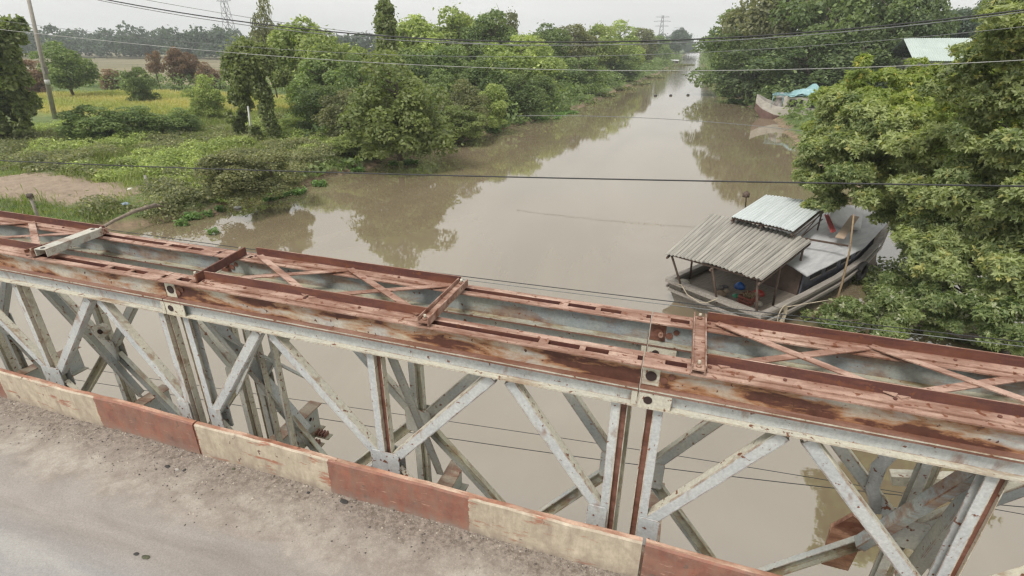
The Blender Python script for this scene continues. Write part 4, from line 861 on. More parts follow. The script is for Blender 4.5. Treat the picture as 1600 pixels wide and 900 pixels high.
for i, (px, py) in enumerate([(1024, 150), (1048, 149.5), (1075, 149), (1076, 124), (1072, 118)]):
    P = atz(px, py, 0); mb = MB(); r2 = random.Random(i); mb.lathe(P, [(.05, -.1), (.28, 0), (.30, .1), (.2, .22), (.02, .26)], 9); o = mb.build('buoy', plain('debris', (.06, .055, .05), bumpd=0))
    tag(o, ['dark float leftmost of the row of three on the open river', 'dark float in the middle of the row of three', 'dark float at the right of the row of three', 'dark float just beyond the row of three, nearer to the right bank', 'farthest small dark float on the river', 'small dark float on the tree reflection by the right bank'][i], 'float', 'floats on the river')

# ------------------------------------------------------------------ utility pole, pylons, wires
P = atz(86, 186, 1.0); T = aty(38, -30, P[1]); mb = MB(); mb.tube([P - [0, 0, .3], T], [.24, .16], 12)
pole = empty('utility_pole', tuple(P)); o = mb.build('pole_shaft', plain('concrete_pole', (.36, .33, .29), (.27, .24, .21), sc=3)); o.parent = pole; o.matrix_parent_inverse = Matrix.Translation(-Vector(P))
q = aty(74, 128, P[1]); mb = MB(); mb.lathe(q, [(.02, -.3), (.24, -.25), (.26, .2), (.1, .32), (.02, .33)], 10); o = mb.build('insulator', plain('insulator', (.6, .6, .58), bumpd=0), pole); o.matrix_parent_inverse = Matrix.Translation(-Vector(P))
q = aty(70, 110, P[1]); mb = MB(); mb.box(q[0] - .2, q[0] + .2, q[1] - .2, q[1] + .2, q[2] - .35, q[2] + .35); o = mb.build('meter_box', plain('box', (.25, .23, .2)), pole); o.matrix_parent_inverse = Matrix.Translation(-Vector(P))
tag(pole, 'grey concrete utility pole leaning left at the far left', 'utility pole')
m_galv = plain('galvanised_steel', (.22, .23, .24), bumpd=0)
def pylon(px, pyb, pyt, Y, label, wb=7):
    B = aty(px, pyb, Y); h = aty(px, pyt, Y)[2] - .5; mb = MB(); b0 = np.array([B[0], Y, .5]); t = .16
    def ww(z): return wb / 2 * (1 - z / h) ** 1.2 + .7
    cs = [(1, 1), (1, -1), (-1, -1), (-1, 1)]; zs = [h * k / 9 for k in range(10)]
    for i in range(9):
        for j in range(4):
            (ax, ay), (bx, by) = cs[j], cs[(j+1) % 4]; z0, z1 = zs[i], zs[i+1]; w0, w1_ = ww(z0), ww(z1)
            mb.bar(b0 + [ax*w0, ay*w0, z0], b0 + [ax*w1_, ay*w1_, z1], t*1.5, t*1.5); mb.bar(b0 + [ax*w0, ay*w0, z0], b0 + [bx*w1_, by*w1_, z1], t, t); mb.bar(b0 + [bx*w0, by*w0, z0], b0 + [ax*w1_, ay*w1_, z1], t, t)
    o = empty('pylon', tuple(b0)); f = mb.build('lattice', m_galv, o); f.matrix_parent_inverse = Matrix.Translation(-Vector(b0))
    for zf in (.72, .84, .95):
        m2 = MB(); z = h * zf; a = 6 if zf != .84 else 7.5
        for s_ in (-1, 1): m2.bar(b0 + [0, 0, z], b0 + [s_*a, 0, z + .2], t*1.5, t*1.5); m2.bar(b0 + [0, 0, z + 1.3], b0 + [s_*a, 0, z + .3], t, t)
        c = m2.build('crossarm', m_galv, o); c.matrix_parent_inverse = Matrix.Translation(-Vector(b0))
    tag(o, label, 'pylon', 'lattice pylons on the horizon')
pylon(365, 80, -35, 330, 'tall grey lattice pylon above the far wood at upper left')
pylon(1030, 80, 24, 560, 'small hazy pylon above the left bank trees near the river end', 6); pylon(1056, 78, 42, 800, 'tiniest hazy pylon just left of the river vanishing point', 6)
m_wire = plain('black_cable', (.035, .035, .038), bumpd=0, rough=.6); m_wireg = plain('grey_cable', (.20, .21, .21), bumpd=0, rough=.5); m_wirel = plain('light_cable', (.45, .45, .43), bumpd=0, rough=.5)
def wire(pts, Y, r, mat, label, ends=True):
    P = [aty(a, b, Y) for a, b in pts]
    if ends:
        P = [P[0] + (P[0] - P[1]) * 1.2] + P + [P[-1] + (P[-1] - P[-2]) * 1.2]
    # smooth through the points by height over x
    xs = np.array([p[0] for p in P]); zs = np.array([p[2] for p in P]); o_ = np.argsort(xs); xs, zs = xs[o_], zs[o_]
    c = np.polyfit(xs, zs, 3 if len(xs) > 4 else 2); X = np.linspace(xs[0], xs[-1], 40); mb = MB(); mb.tube([(x, Y, np.polyval(c, x)) for x in X], r, 6)
    o = mb.build('power_cable', mat); tag(o, label, 'cable', 'cables beside the bridge')
W1 = [(190, -1), (400, 38), (600, 61), (850, 66), (1090, 58), (1400, 38), (1600, 13)]
wire(W1, 9, .011, m_wire, 'thick black cable highest of all, crossing over the river end'); wire([(a, b + (5 if 300 < a < 1200 else 3)) for a, b in W1], 9.1, .007, m_wireg, 'thinner grey cable hanging just under the thick highest one')
wire([(230, -1), (420, 34), (600, 55), (700, 63)], 9.6, .005, m_wireg, 'thin cable beside the thick one at upper left')
wire([(0, 30), (200, 55), (400, 78), (600, 88), (850, 86), (1090, 80), (1400, 62), (1600, 40)], 9.4, .0042, m_wireg, 'thin grey cable second below the thick highest one')
wire([(0, 45), (200, 66), (400, 88), (600, 99), (850, 108), (1090, 110), (1400, 103), (1600, 92)], 9.3, .0050, m_wirel, 'pale cable third below the thick one, level with the teal boat trees')
wire([(0, 250), (250, 262), (540, 270), (1100, 283), (1600, 290)], 7.0, .0095, m_wire, 'black cable crossing mid river above the houseboat')
wire([(0, 333), (250, 371), (500, 404), (1040, 470), (1350, 505), (1600, 534)], 3.55, .0032, m_wire, 'upper of two thin cables close behind the truss')
wire([(0, 336), (250, 375), (500, 409), (1040, 476), (1350, 511), (1600, 541)], 3.60, .0026, m_wireg, 'lower of two thin cables close behind the truss')
wire([(180, 580), (520, 636), (720, 664), (1000, 700), (1300, 748), (1600, 805)], 3.9, .0028, m_wire, 'upper of two cables slung below deck level over the water')
wire([(180, 605), (520, 652), (720, 690), (1000, 727), (1300, 765), (1600, 790)], 3.95, .0036, m_wire, 'lower of two cables slung below deck level over the water')
wire([(960, 184), (1100, 187), (1240, 205)], 40, .02, m_wireg, 'faint cable low over the river near the teal boat')

# ------------------------------------------------------------------ moored houseboat
A0 = atz(1035, 440, .8); B0 = atz(1200, 488, .8); SO = (A0 + B0) / 2; ang = math.atan2(.819, .574)
m_hull = plain('hull_boards', (.235, .215, .185), (.135, .12, .10), sc=3, bumpd=.02, stretch=(.4, 3, 6)); m_rail = plain('rail_boards', (.34, .31, .275), (.22, .195, .17), sc=4, bumpd=.015, stretch=(.5, 4, 4)); m_deckw = plain('deck_boards', (.27, .23, .19), (.16, .135, .11), sc=4, bumpd=.015, stretch=(.6, 5, 2))
m_cab = plain('cabin_boards', (.15, .155, .19), (.08, .08, .10), sc=4, bumpd=.012, stretch=(1, 1, 1.5)); m_in = plain('dark_inside', (.02, .018, .018), bumpd=0)
m_brownw = plain('brown_boards', (.13, .09, .07), sc=5)
def tin(name, c, c2, ridges, valley, along=1.2, lo=.40, hi=.62):
    """corrugated sheet: streaks run down the ridges and the valleys are darker"""
    m, n, b = newmat(name); v = mapping(n, (ridges * 1.3, along, 1), 'UV')
    col = mixc(n, ramp(n, noise(n, v, 1.0, 6, .65), [(lo, 0), (hi, 1)]), c, c2)
    tc = N(n, 'ShaderNodeTexCoord'); sx = N(n, 'ShaderNodeSeparateXYZ'); n.links.new(tc.outputs['UV'], sx.inputs[0])
    k = N(n, 'ShaderNodeMath', operation='MULTIPLY'); n.links.new(sx.outputs[0], k.inputs[0]); k.inputs[1].default_value = ridges * 2 * math.pi
    sn = N(n, 'ShaderNodeMath', operation='SINE'); n.links.new(k.outputs[0], sn.inputs[0])
    mr = N(n, 'ShaderNodeMapRange'); mr.inputs[1].default_value = -.35; mr.inputs[2].default_value = -1.0; mr.inputs[4].default_value = valley; n.links.new(sn.outputs[0], mr.inputs[0])
    mm = N(n, 'ShaderNodeMath', operation='MULTIPLY'); n.links.new(mr.outputs[0], mm.inputs[0]); n.links.new(ramp(n, noise(n, mapping(n, (ridges * .6, 3, 1), 'UV'), 1.0, 5), [(.3, .25), (.65, 1)]), mm.inputs[1])
    col = mixc(n, mm.outputs[0], col, tuple(x * .3 for x in c2))
    n.links.new(col, b.inputs['Base Color']); b.inputs['Roughness'].default_value = .6; return m
m_tin1 = tin('weathered_tin', (.40, .38, .335), (.23, .215, .19), 24, .75); m_tin2 = tin('pale_blue_tin', (.58, .62, .62), (.47, .51, .51), 19, .4); m_tin3 = plain('white_tin', (.50, .50, .50), (.36, .36, .37), sc=2, rough=.6, bumpd=0, stretch=(.5, 3, 1))
boat = empty('houseboat', (SO[0], SO[1], 0), ang)
BI = Matrix.Translation((SO[0], SO[1], 0)) @ Matrix.Rotation(ang, 4, 'Z'); BII = BI.inverted()
def bl(px, py, z): return BII @ Vector(atz(px, py, z))
st = [(0, 1.80, .80, -.25), (.8, 1.86, .80, -.4), (2.5, 1.92, .80, -.5), (5, 1.92, .82, -.5), (7.5, 1.78, .90, -.5), (10, 1.42, 1.02, -.4), (12, .92, 1.18, -.2), (13.2, .45, 1.32, .1), (13.8, .12, 1.42, .6)]
mb = MB(); vv = []; ff = []
for (x, w, z, k) in st: vv += [(x, w, z), (x + (0 if x else .05), w * .96, z - .35), (x + (.0 if x else .15), w * .8, k * .6), (x + .2, w * .3, k), (x + .2, -w * .3, k), (x + (0 if x else .15), -w * .8, k * .6), (x + (0 if x else .05), -w * .96, z - .35), (x, -w, z)]
for i in range(len(st) - 1):
    for j in range(7): ff.append((i*8+j, (i+1)*8+j, (i+1)*8+j+1, i*8+j+1))
ff.append(tuple(range(8))); ff.append(tuple(8*(len(st)-1) + j for j in range(7, -1, -1))); mb.add(vv, ff); hull = mb.build('hull', m_hull, boat)
mb = MB()
for s_ in (1, -1):
    for i in range(len(st) - 1):
        a, b = st[i], st[i+1]; mb.bar((a[0] - .02, s_*(a[1] - .06), a[2]), (b[0] + .02, s_*(b[1] - .06), b[2]), .20, .10)
    for i in range(len(st) - 2):
        a, b = st[i], st[i+1]; mb.bar((a[0], s_*(a[1] + .03), a[2] - .28), (b[0] + .02, s_*(b[1] + .03), b[2] - .28), .07, .10)
mb.bar((-.02, -1.82, .805), (-.02, 1.82, .805), .26, .13, (0, 0, 1)); mb.bar((-.06, -1.7, .46), (-.06, 1.7, .46), .08, .09)
mb.build('gunwale', m_rail, boat)
mb = MB()
for i in range(1, len(st) - 2):
    a, b = st[i], st[i+1]
    mb.add([(a[0], -a[1]+.08, .52), (b[0], -b[1]+.08, .52 + .1*(b[0] > 9)), (b[0], b[1]-.08, .52 + .1*(b[0] > 9)), (a[0], a[1]-.08, .52)], [(0, 1, 2, 3)])
mb.add([(.1, -1.72, .46), (2.4, -1.8, .46), (2.4, 1.8, .46), (.1, 1.72, .46)], [(0, 1, 2, 3)])
for k in range(9): mb.box(.15 + k*.26, .17 + k*.26, -1.7, 1.7, .462, .474)
mb.build('deck', m_deckw, boat)
def tinroof(name, C, mat, ridges, amp, sag=0, frame=True, name2='roof'):
    """corrugated sheet; C = aft-port, aft-starboard, fore-starboard, fore-port corners in boat space; ridges run fore and aft"""
    C = [Vector(c) for c in C]; nu = ridges * 4; nv = 8; mb = MB(); vv = []; r2 = random.Random(name)
    jit = [r2.uniform(-.05, .05) for _ in range(nu + 1)]
    for i in range(nu + 1):
        u = i / nu; w = amp * math.sin(i * math.pi / 2)
        for j in range(nv + 1):
            v = j / nv; vj = v + (jit[(i // 8) * 8] * (.5 if j == 0 else -.4 if j == nv else 0)) * .5
            p = C[0].lerp(C[1], u).lerp(C[3].lerp(C[2], u), vj); p.z += w + sag * math.sin(math.pi * u) ; vv.append(p)
    ff = [(i*(nv+1)+j, (i+1)*(nv+1)+j, (i+1)*(nv+1)+j+1, i*(nv+1)+j+1) for i in range(nu) for j in range(nv)]
    o_ = len(vv); vv += [p - Vector((0, 0, .012)) for p in vv]; ff += [tuple(o_ + a for a in f[::-1]) for f in ff]
    mb.add(vv, ff, 0, False); o = mb.build(name2, mat, boat)
    uvl = o.data.uv_layers.new(name='UVMap'); nvv = (nu + 1) * (nv + 1)
    for lp in o.data.loops: q = lp.vertex_index % nvv; uvl.data[lp.index].uv = ((q // (nv + 1)) / nu, (q % (nv + 1)) / nv)
    if frame:
        m2 = MB(); dn = Vector((0, 0, -amp - .05))
        for v in (.04, .35, .66, .96): m2.bar(C[0].lerp(C[3], v) + dn, C[1].lerp(C[2], v) + dn, .05, .06)
        for u in (.02, .5, .98): m2.bar(C[0].lerp(C[1], u) + dn * 2.0, C[3].lerp(C[2], u) + dn * 2.0, .06, .06)
        m2.build('rafter', m_brownw, o)
    return o
R1 = [bl(1040, 396, 2.15), bl(1190, 438, 2.15), bl(1270, 376, 2.40), bl(1110, 334, 2.50)]
tinroof('aft', R1, m_tin1, 24, .024, .06)
R2 = [bl(1142, 339, 2.75), bl(1240, 361, 2.75), bl(1292, 320, 2.80), bl(1197, 304, 2.85)]
tinroof('fore', R2, m_tin2, 19, .018, .03)
# cabin
cx0, cx1, cw, cz = 3.0, 10.6, 1.45, 1.50
mb = MB(); 
def wall(mb, x0, x1, y, z0, z1, t=.05): mb.box(x0, x1, y - t/2, y + t/2, z0, z1)
hw = lambda x: 1.50 if x < 7 else 1.50 - (x - 7) * .16
for s_ in (-1, 1):
    m2 = MB(); xs = [3.0, 5.0, 7.0, 9.0, 10.6]
    for i in range(4):
        a, b = xs[i], xs[i+1]; m2.bar((a, s_*hw(a), .98), (b, s_*hw(b), .98), .05, 1.0)
    m2.build('cabin_wall', m_cab, boat)
    for (a, b) in ((3.5, 4.3), (4.7, 5.5), (5.9, 6.7), (7.3, 8.2), (8.6, 9.5)):
        y_ = s_ * (hw((a+b)/2) + .03); f_ = MB(); f_.bar((a, s_*(hw(a)+.035), 1.20), (b, s_*(hw(b)+.035), 1.20), .02, .36); w_ = f_.build('window', m_in, boat)
        f_ = MB(); f_.bar((a, s_*(hw(a)+.05), 1.00), (b, s_*(hw(b)+.05), 1.00), .03, .04); f_.bar((a, s_*(hw(a)+.05), 1.40), (b, s_*(hw(b)+.05), 1.40), .03, .04); f_.build('sill', m_rail, w_)
m2 = MB(); m2.box(2.96, 3.02, -1.45, 1.45, .48, 1.5); m2.build('bulkhead', m_brownw, boat); MB().box(10.6, 10.65, -.9, .9, .6, 1.5).build('bulkhead', m_brownw, boat)
# curved white cabin roof
mb = MB(); nu, nv = 14, 18; vv = []
for i in range(nu + 1):
    for j in range(nv + 1):
        x = 2.6 + (11.3 - 2.6) * j / nv; w = (hw(x) + .28) * (1 - .0 * x); t = -1 + 2 * i / nu; vv.append((x, t * w, 1.46 + .34 * (1 - t * t) + .012 * math.sin(x * 9) + .03 * max(0, x - 8)))
ff = [(i*(nv+1)+j, (i+1)*(nv+1)+j, (i+1)*(nv+1)+j+1, i*(nv+1)+j+1) for i in range(nu) for j in range(nv)]
o_ = len(vv); vv += [(a, b, c - .03) for a, b, c in vv]; ff += [tuple(o_ + a for a in f[::-1]) for f in ff]
mb.add(vv, ff, 0, True); mb.build('cabin_roof', m_tin3, boat)
# posts under the tin roofs
for (u, v) in ((.06, .03), (.5, .03), (.94, .05), (.95, .95), (.05, .95), (.94, .5), (.06, .5)):
    p = R1[0].lerp(R1[1], u).lerp(R1[3].lerp(R1[2], u), v); yb = max(-1.7, min(1.7, p.y)); xb = max(.12, p.x + .1)
    MB().tube([(xb, yb, .47), (p.x, p.y, p.z - .10)], .038, 7).build('roof_post', m_brownw, boat)
for (u, v) in ((.03, .05), (.97, .05), (.97, .95), (.03, .95)):
    p = R2[0].lerp(R2[1], u).lerp(R2[3].lerp(R2[2], u), v); zt_ = 1.46 + .34 * (1 - min(1, abs(p.y) / 1.78) ** 2)
    MB().tube([(p.x, p.y, zt_ - .03), (p.x, p.y, p.z - .06)], .032, 7).build('roof_post', m_brownw, boat)
# lattice on the right side of the fore roof
a = R2[1].lerp(R2[2], .05); b = R2[1].lerp(R2[2], .97); mb = MB()
for q in (.25, .55): mb.bar(a + Vector((0, 0, -q)), b + Vector((0, 0, -q)), .03, .03)
mb.bar(a + Vector((0, 0, -.7)), b + Vector((0, 0, -.1)), .03, .03); mb.build('side_lattice', m_brownw, boat)
mb = MB(); mb.bar(bl(1252, 372, 2.2), bl(1325, 384, 1.95), .06, .06); mb.build('roof_beam', m_brownw, boat)
# engine box, mast
mb = MB(); mb.tube([bl(1164, 335, 1.7), bl(1166, 306, 2.9)], .025, 6); mb.lathe(bl(1166, 304, 2.9), [(.02, -.12), (.13, -.1), (.15, .05), (.04, .14)], 9); mb.build('lamp_mast', m_brownw, boat)
mb = MB(); 
for r_ in (.42, .30): mb.tube([(6.9 + r_*math.cos(t)*.6, 1.80 + .12, .62 + r_*math.sin(t)) for t in np.linspace(0, 6.283, 17)], .10, 8, cap=False)
mb = MB(); mb.tube([(6.9 + .30*math.cos(t), 0, .62 + .30*math.sin(t)) for t in np.linspace(0, 6.283, 17)], .09, 8, cap=False)
o = mb.build('tyre_fender', m_in, boat); o.location = (0, -1.98, 0)
tag(boat, 'old grey wooden houseboat with tin roofs moored by the right bank', 'boat')
def bworld(p): return BI @ Vector(p)
# things on the boat
def sack(p, s_, mat, name, label, cat, squash=.7, n=12):
    P = bworld(p); mb = MB(); r2 = random.Random(label); prof = [(.02, 0), (.75, .02), (1, .25), (.95, .5), (.6, .8), (.12, .95), (.02, 1)]
    mb.lathe((0, 0, 0), [(a * s_, b * s_ * squash * 2) for a, b in prof], n); o = mb.build(name, mat); o.location = P; o.rotation_euler = (0, 0, r2.uniform(0, 3)); tag(o, label, cat); return o
sack(bl(1155, 452, .47).to_tuple(), .19, plain('blue_plastic', (.02, .10, .36), bumpd=0, rough=.35), 'plastic_drum', 'blue plastic drum on the aft deck under the tin roof', 'drum', .8)
sack((bl(1150, 465, .47)).to_tuple(), .15, plain('green_plastic', (.05, .30, .16), bumpd=0, rough=.4), 'basin', 'green plastic basin beside the blue drum', 'basin', .5)
sack(bl(1067, 446, .47).to_tuple(), .26, plain('cream_sack', (.55, .52, .44), sc=10), 'sack', 'cream sack at the port corner of the stern', 'sack', .5)
sack(bl(1184, 462, .47).to_tuple(), .22, plain('red_plastic', (.42, .05, .04), bumpd=0, rough=.4), 'bucket', 'red bucket at the starboard side of the stern', 'bucket', .55)
sack(bl(1122, 452, .47).to_tuple(), .16, plain('grey_pot', (.25, .23, .2), bumpd=0), 'pot', 'dull metal pot in the middle of the aft deck', 'pot', .6); sack(bl(1135, 458, .47).to_tuple(), .13, plain('tan_pot', (.35, .28, .2), bumpd=0), 'pot', 'tan pot right of the dull metal one on deck', 'pot', .6)
P = bl(1168, 474, .47); mb = MB(); w_, d_, h_ = .62, .46, .34; nb = 8
for (x0_, x1_, y0_, y1_) in ((-w_/2, w_/2, -d_/2, -d_/2 + .02), (-w_/2, w_/2, d_/2 - .02, d_/2), (-w_/2, -w_/2 + .02, -d_/2 + .02, d_/2 - .02), (w_/2 - .02, w_/2, -d_/2 + .02, d_/2 - .02)):
    for k in range(3): mb.box(x0_, x1_, y0_, y1_, .02 + k * .11, .10 + k * .11)
mb.box(-w_/2, w_/2, -d_/2, d_/2, 0, .018)
for k in range(30): r2 = random.Random(k); mb.tube([(r2.uniform(-.25, .25), r2.uniform(-.17, .17), .08), (r2.uniform(-.27, .27), r2.uniform(-.2, .2), .40)], .012, 4, 1)
o = mb.build('crate', [plain('rust_red_crate', (.30, .10, .07), bumpd=0), plain('twigs', (.35, .26, .15), bumpd=0)]); o.location = bworld(P); o.rotation_euler = (0, 0, ang); tag(o, 'rust red crate full of sticks at the stern corner', 'crate')
mb = MB(); c = Vector((.75, -1.90, .86)); r2 = random.Random(9)
for k in range(5):
    r_ = .22 + .03 * k; mb.tube([(c.x + r_*math.cos(t)*.8 + r2.uniform(-.01, .01), c.y - .12 - .01*k, c.z - .18 + r_*math.sin(t)) for t in np.linspace(0, 6.283, 22)], .016, 5, cap=False)
mb.tube([(c.x + .2, c.y - .14, c.z - .1), (c.x + .28, c.y - .15, c.z - .5), (c.x + .1, c.y - .16, c.z - .75), (c.x - .15, c.y - .15, c.z - .62)], .014, 5)
m_rope = plain('hemp_rope', (.50, .43, .32), bumpd=0); o = mb.build('rope_coil', m_rope); o.matrix_world = BI; tag(o, 'coil of pale rope hanging over the starboard gunwale', 'rope')
mb = MB(); mb.tube([bworld((c.x, c.y - .1, .93)), Vector(atz(1300, 468, .9)), Vector(atz(1420, 478, .7))], .014, 5); o = mb.build('mooring_rope', m_rope); tag(o, 'taut mooring rope running from the coil to the bank shrubs', 'rope')
mb = MB(); q = [(-.16, 1.3, .83), (-.2, 1.1, .88), (-.22, .8, .62), (-.2, .3, .50), (-.2, .0, .62), (-.14, -.3, .86)]; mb.tube(q, .018, 5); o = mb.build('stern_rope', m_rope); o.matrix_world = BI; tag(o, 'slack pale rope looped over the stern rail', 'rope')
# cloth sheet, red cloth and board on the cabin roof
mb = MB(); C = [bl(1292, 350, 1.9), bl(1345, 362, 1.75), bl(1350, 322, 2.0), bl(1302, 318, 2.5)]; n = 8; vv = []
for i in range(n + 1):
    for j in range(n + 1): u, v = i/n, j/n; p = C[0].lerp(C[1], u).lerp(C[3].lerp(C[2], u), v); p.z += .05 * math.sin(u * 9 + v * 4) * math.sin(v * 5 + 1); vv.append(p)
mb.add(vv, [(i*(n+1)+j, (i+1)*(n+1)+j, (i+1)*(n+1)+j+1, i*(n+1)+j+1) for i in range(n) for j in range(n)], 0, True); o = mb.build('tarpaulin', plain('white_sheet', (.62, .61, .62), (.5, .48, .5), sc=2, rough=.6, bumpd=0)); o.matrix_world = BI; md_ = o.modifiers.new('thickness', 'SOLIDIFY'); md_.thickness = .012; tag(o, 'white tarpaulin spread over the cabin roof behind the lattice', 'tarpaulin')
mb = MB(); C = [bl(1288, 336, 2.35), bl(1294, 335, 2.35), bl(1306, 362, 2.02), bl(1298, 364, 2.02)]; vv = []
for j in range(9):
    v = j / 8; 
    for i in range(5): u = i / 4; p = C[0].lerp(C[1], u).lerp(C[3].lerp(C[2], u), v); p.z += .03 * math.sin(u * 8); vv.append(p)
mb.add(vv, [(j*5+i, j*5+i+1, (j+1)*5+i+1, (j+1)*5+i) for j in range(8) for i in range(4)], 0, True); o = mb.build('red_cloth', plain('red_cloth', (.50, .06, .06), (.40, .10, .09), bumpd=0)); o.matrix_world = BI; md_ = o.modifiers.new('thickness', 'SOLIDIFY'); md_.thickness = .01; tag(o, 'strip of red cloth hanging by the lattice of the fore roof', 'cloth')
for k, (x_, y_, c_, lb) in enumerate([(.5, .9, (.20, .26, .22), 'dull green jar at the middle of the aft deck'), (1.2, -1.0, (.40, .36, .30), 'small pale bundle beside the crate on deck'), (1.6, .5, (.12, .11, .12), 'dark kettle in front of the cabin bulkhead'), (.9, .2, (.33, .24, .16), 'brown wicker basket on the aft deck')]):
    sack((x_, y_, .475), (.14, .17, .12, .19)[k], plain('clutter%d' % k, c_, bumpd=.004), ('jar', 'bundle', 'kettle', 'basket')[k], lb, ('jar', 'bundle', 'kettle', 'basket')[k], .55)
mb = MB(); mb.bar(bl(1312, 372, 2.0), bl(1336, 338, 2.25), .30, .03); o = mb.build('board', plain('tan_board', (.45, .34, .24), (.36, .27, .2), sc=3)); o.matrix_world = BI; tag(o, 'tan plywood board lying on the white tarpaulin', 'board')
# bamboo punt pole stuck in the mud
P0 = atz(1293, 519, -.0); q = [P0 + [-.05, 0, -.5], aty(1298, 500, P0[1]), aty(1315, 445, P0[1]), aty(1328, 390, P0[1] + .05), aty(1334, 335, P0[1] + .1)]
mb = MB(); mb.tube(q, [.038, .036, .032, .027, .022], 8)
for k in range(1, 9): a = Vector(q[1]).lerp(Vector(q[-1]), k / 9)
o = mb.build('bamboo_pole', plain('bamboo', (.29, .21, .12), (.20, .14, .08), sc=8, bumpd=0)); tag(o, 'brown bamboo pole standing in the water beside the hull', 'pole')
P0 = atz(1351, 527, 0); mb = MB(); mb.tube([P0 + [0, 0, -.4], P0 + [.02, 0, .35]], .045, 8); o = mb.build('bamboo_stake', plain('bamboo_b', (.42, .32, .18), bumpd=0)); tag(o, 'short bamboo stake in the weed right of the pole', 'stake')

# ------------------------------------------------------------------ second boat with teal tarpaulin
Q = atz(1182, 184, 0); Bn = empty('cargo_boat', (Q[0], Q[1] + 1, 0), math.radians(-14)); Bn.scale = (.95, 1.2, 1.4)
m_h2 = plain('pale_hull', (.50, .47, .42), (.36, .33, .29), sc=2, bumpd=.01, stretch=(.3, 2, 4)); m_h2b = plain('red_brown_hull', (.20, .12, .10), sc=2, bumpd=0); m_teal = plain('teal_tarpaulin', (.16, .32, .34), (.30, .44, .46), sc=2.5, bumpd=.05, rough=.6)
st = [(-.3, .25, 2.0, .7), (.8, 1.1, 1.55, -.1), (2.5, 1.6, 1.15, -.3), (6, 1.8, 1.0, -.3), (10, 1.7, 1.2, -.2), (11.5, 1.3, 1.5, .1)]
vv = []; ff = []
for (x, w, z, k) in st: vv += [(x, w, z), (x, w * .98, z - .75), (x, w * .8, k), (x, -w * .8, k), (x, -w * .98, z - .75), (x, -w, z)]
mi = []
for i in range(len(st) - 1):
    for j in range(5): ff.append((i*6+j, (i+1)*6+j, (i+1)*6+j+1, i*6+j+1)); mi.append(0 if j in (0, 4) else 1)
ff += [tuple(range(6)), tuple(6*(len(st)-1) + j for j in range(5, -1, -1))]; mi += [0, 0]; MB().add(vv, ff, mi).build('hull', [m_h2, m_h2b], Bn)
mb = MB()
for i in range(1, len(st) - 2): a, b = st[i], st[i+1]; mb.add([(a[0], -a[1]+.1, a[2]-.25), (b[0], -b[1]+.1, b[2]-.25), (b[0], b[1]-.1, b[2]-.25), (a[0], a[1]-.1, a[2]-.25)], [(0, 1, 2, 3)])
mb.build('deck', m_deckw, Bn)
mb = MB(); mb.box(3.2, 10.2, -1.4, 1.4, .8, 1.95); cb = mb.build('cabin', m_h2, Bn)
for k in range(3):
    for s_ in (-1, 1): m2 = MB(); m2.box(3.9 + k * 2.1, 5.5 + k * 2.1, s_*1.42 - .02, s_*1.42 + .02, 1.12, 1.75); m2.build('window', m_in, cb)
m2 = MB(); m2.box(3.17, 3.199, -1.0, 1.0, 1.15, 1.75); m2.build('window', m_in, cb)
mb = MB()
for y_ in (-1.45, 0, 1.45): mb.tube([(1.8, y_, 2.05), (10.4, y_, 2.15)], .05, 5)
for x_ in (1.8, 3.2, 5, 7, 9, 10.4): mb.tube([(x_, -1.45, 2.10), (x_, 1.45, 2.10)], .045, 5)
for x_ in (1.9, 3.1): 
    for y_ in (-1.4, 1.4): mb.tube([(x_, y_, 1.0), (x_, y_, 2.1)], .045, 5)
mb.build('roof_rail', m_teal, Bn)
n = 16; vv = []
for i in range(n + 1):
    for j in range(n + 1): x = 3.6 + 6.4 * i / n; y_ = -1.6 + 3.2 * j / n; vv.append((x, y_, 2.16 + .75 * math.exp(-((x - 6) / 1.1) ** 2) * math.cos(y_ * .9) + .14 * math.sin(x * 3.1 + y_) + .10 * math.sin(y_ * 4 + x)))
mb = MB().add(vv, [(i*(n+1)+j, (i+1)*(n+1)+j, (i+1)*(n+1)+j+1, i*(n+1)+j+1) for i in range(n) for j in range(n)], 0, True); t_ = mb.build('tarpaulin', m_teal, Bn); md_ = t_.modifiers.new('thickness', 'SOLIDIFY'); md_.thickness = .03
tag(Bn, 'cargo boat with pale bow and teal tarpaulin moored under the right bank wood', 'boat')
mb = MB(); mb.lathe((0, 0, 0), [(.6, 0), (.65, .35), (.45, .8), (.62, .86), (.05, 1.25)], 12); o = mb.build('heap', plain('pale_heap', (.5, .47, .44), (.2, .18, .17), sc=3)); o.location = (Bn.location.x + 2.6, Bn.location.y + .3, .95 + .1); o.scale = (1.1, 1.1, 1.6); tag(o, 'pale covered heap on the foredeck of the teal boat', 'heap')
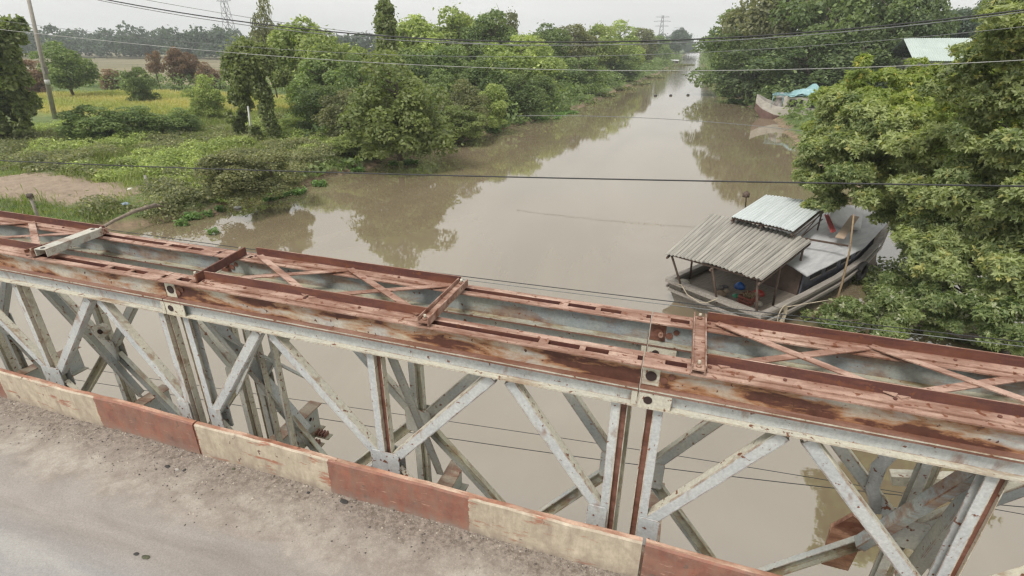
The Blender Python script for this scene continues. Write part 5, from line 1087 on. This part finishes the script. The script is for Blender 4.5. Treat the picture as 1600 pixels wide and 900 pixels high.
# small floating sheds at the far left bank
for i, (px, py, wpx, lab) in enumerate([(1030, 102, 26, 'floating shed with rusty walls, left of the two at the far left bank'), (1052, 99, 18, 'floating shed with white roof, right of the two at the far left bank')]):
    P = atz(px, py, 0); w = wpx / F * P[1]; e = empty('floating_shed', (P[0], P[1], 0)); e.scale = (.8, .8, .6); MB().box(-w/2, w/2, -2.5, 2.5, -.2, .35).build('pontoon', m_deckw, e)
    MB().box(-w/2 + .4, w/2 - .4, -2, 2, .35, 2.0).build('shed_wall', plain('shed_wall%d' % i, (.16, .11, .11), bumpd=0), e)
    mb = MB(); mb.add([(-w/2, -2.6, 2.1), (w/2, -2.6, 2.0), (w/2, 0, 2.9), (-w/2, 0, 3.0), (w/2, 2.6, 2.0), (-w/2, 2.6, 2.1)], [(0, 1, 2, 3), (3, 2, 4, 5)]); r_ = mb.build('roof', m_tin3 if i else plain('rust_tin', (.38, .27, .24), (.5, .48, .46), sc=1), e); md_ = r_.modifiers.new('thickness', 'SOLIDIFY'); md_.thickness = .08
    for k in range(3): x = -w/2 + w * (k + .5) / 3; MB().box(x - .5, x + .5, -2.03, -2.001, .6, 1.6).build('doorway', m_in, e)
    tag(e, lab, 'shed', 'floating sheds')
# pale green roofed house on the right bank
a = aty(1428, 95, 75); b = aty(1530, 95, 75); w = b[0] - a[0]; e = empty('house', (a[0] + w/2, 75, .8)); hz = aty(1480, 92, 75)[2] - .8; rz_ = aty(1480, 64, 75)[2] - .8
MB().box(-w/2 + .5, w/2 - .5, 0, 9, 0, hz).build('wall', plain('house_wall', (.45, .44, .40)), e)
mb = MB(); nn = 30; vv = []
for i in range(nn * 2 + 1):
    x = -w/2 - .3 + (w + .6) * i / (nn * 2); z_ = .05 * (i % 2); vv += [(x, -.9, hz - .2 + z_), (x, 4.5, rz_ + .3 + z_), (x, 9.9, hz - .2 + z_)]
mb.add(vv, [(i*3+j, (i+1)*3+j, (i+1)*3+j+1, i*3+j+1) for i in range(nn*2) for j in range(2)]); r_ = mb.build('roof', plain('pale_green_tin', (.44, .50, .47), (.37, .43, .40), sc=.5, rough=.5, bumpd=0), e); md_ = r_.modifiers.new('thickness', 'SOLIDIFY'); md_.thickness = .05
tag(e, 'house with pale green tin roof among the right bank trees', 'house')

# ------------------------------------------------------------------ haze
HZ = 0.0005
mb = MB(); mb.box(-1450, 1450, -260, 1700, -3.0, 62); hz = None
m_h = bpy.data.materials.new('haze'); m_h.use_nodes = True; n_ = m_h.node_tree; n_.nodes.clear(); out = N(n_, 'ShaderNodeOutputMaterial'); pv = N(n_, 'ShaderNodeVolumePrincipled')
pv.inputs['Density'].default_value = HZ; pv.inputs['Color'].default_value = (.93, .97, 1.0, 1); pv.inputs['Anisotropy'].default_value = 0.0
n_.links.new(pv.outputs[0], out.inputs['Volume']); hz = mb.build('haze', m_h); tag(hz, kind='stuff')
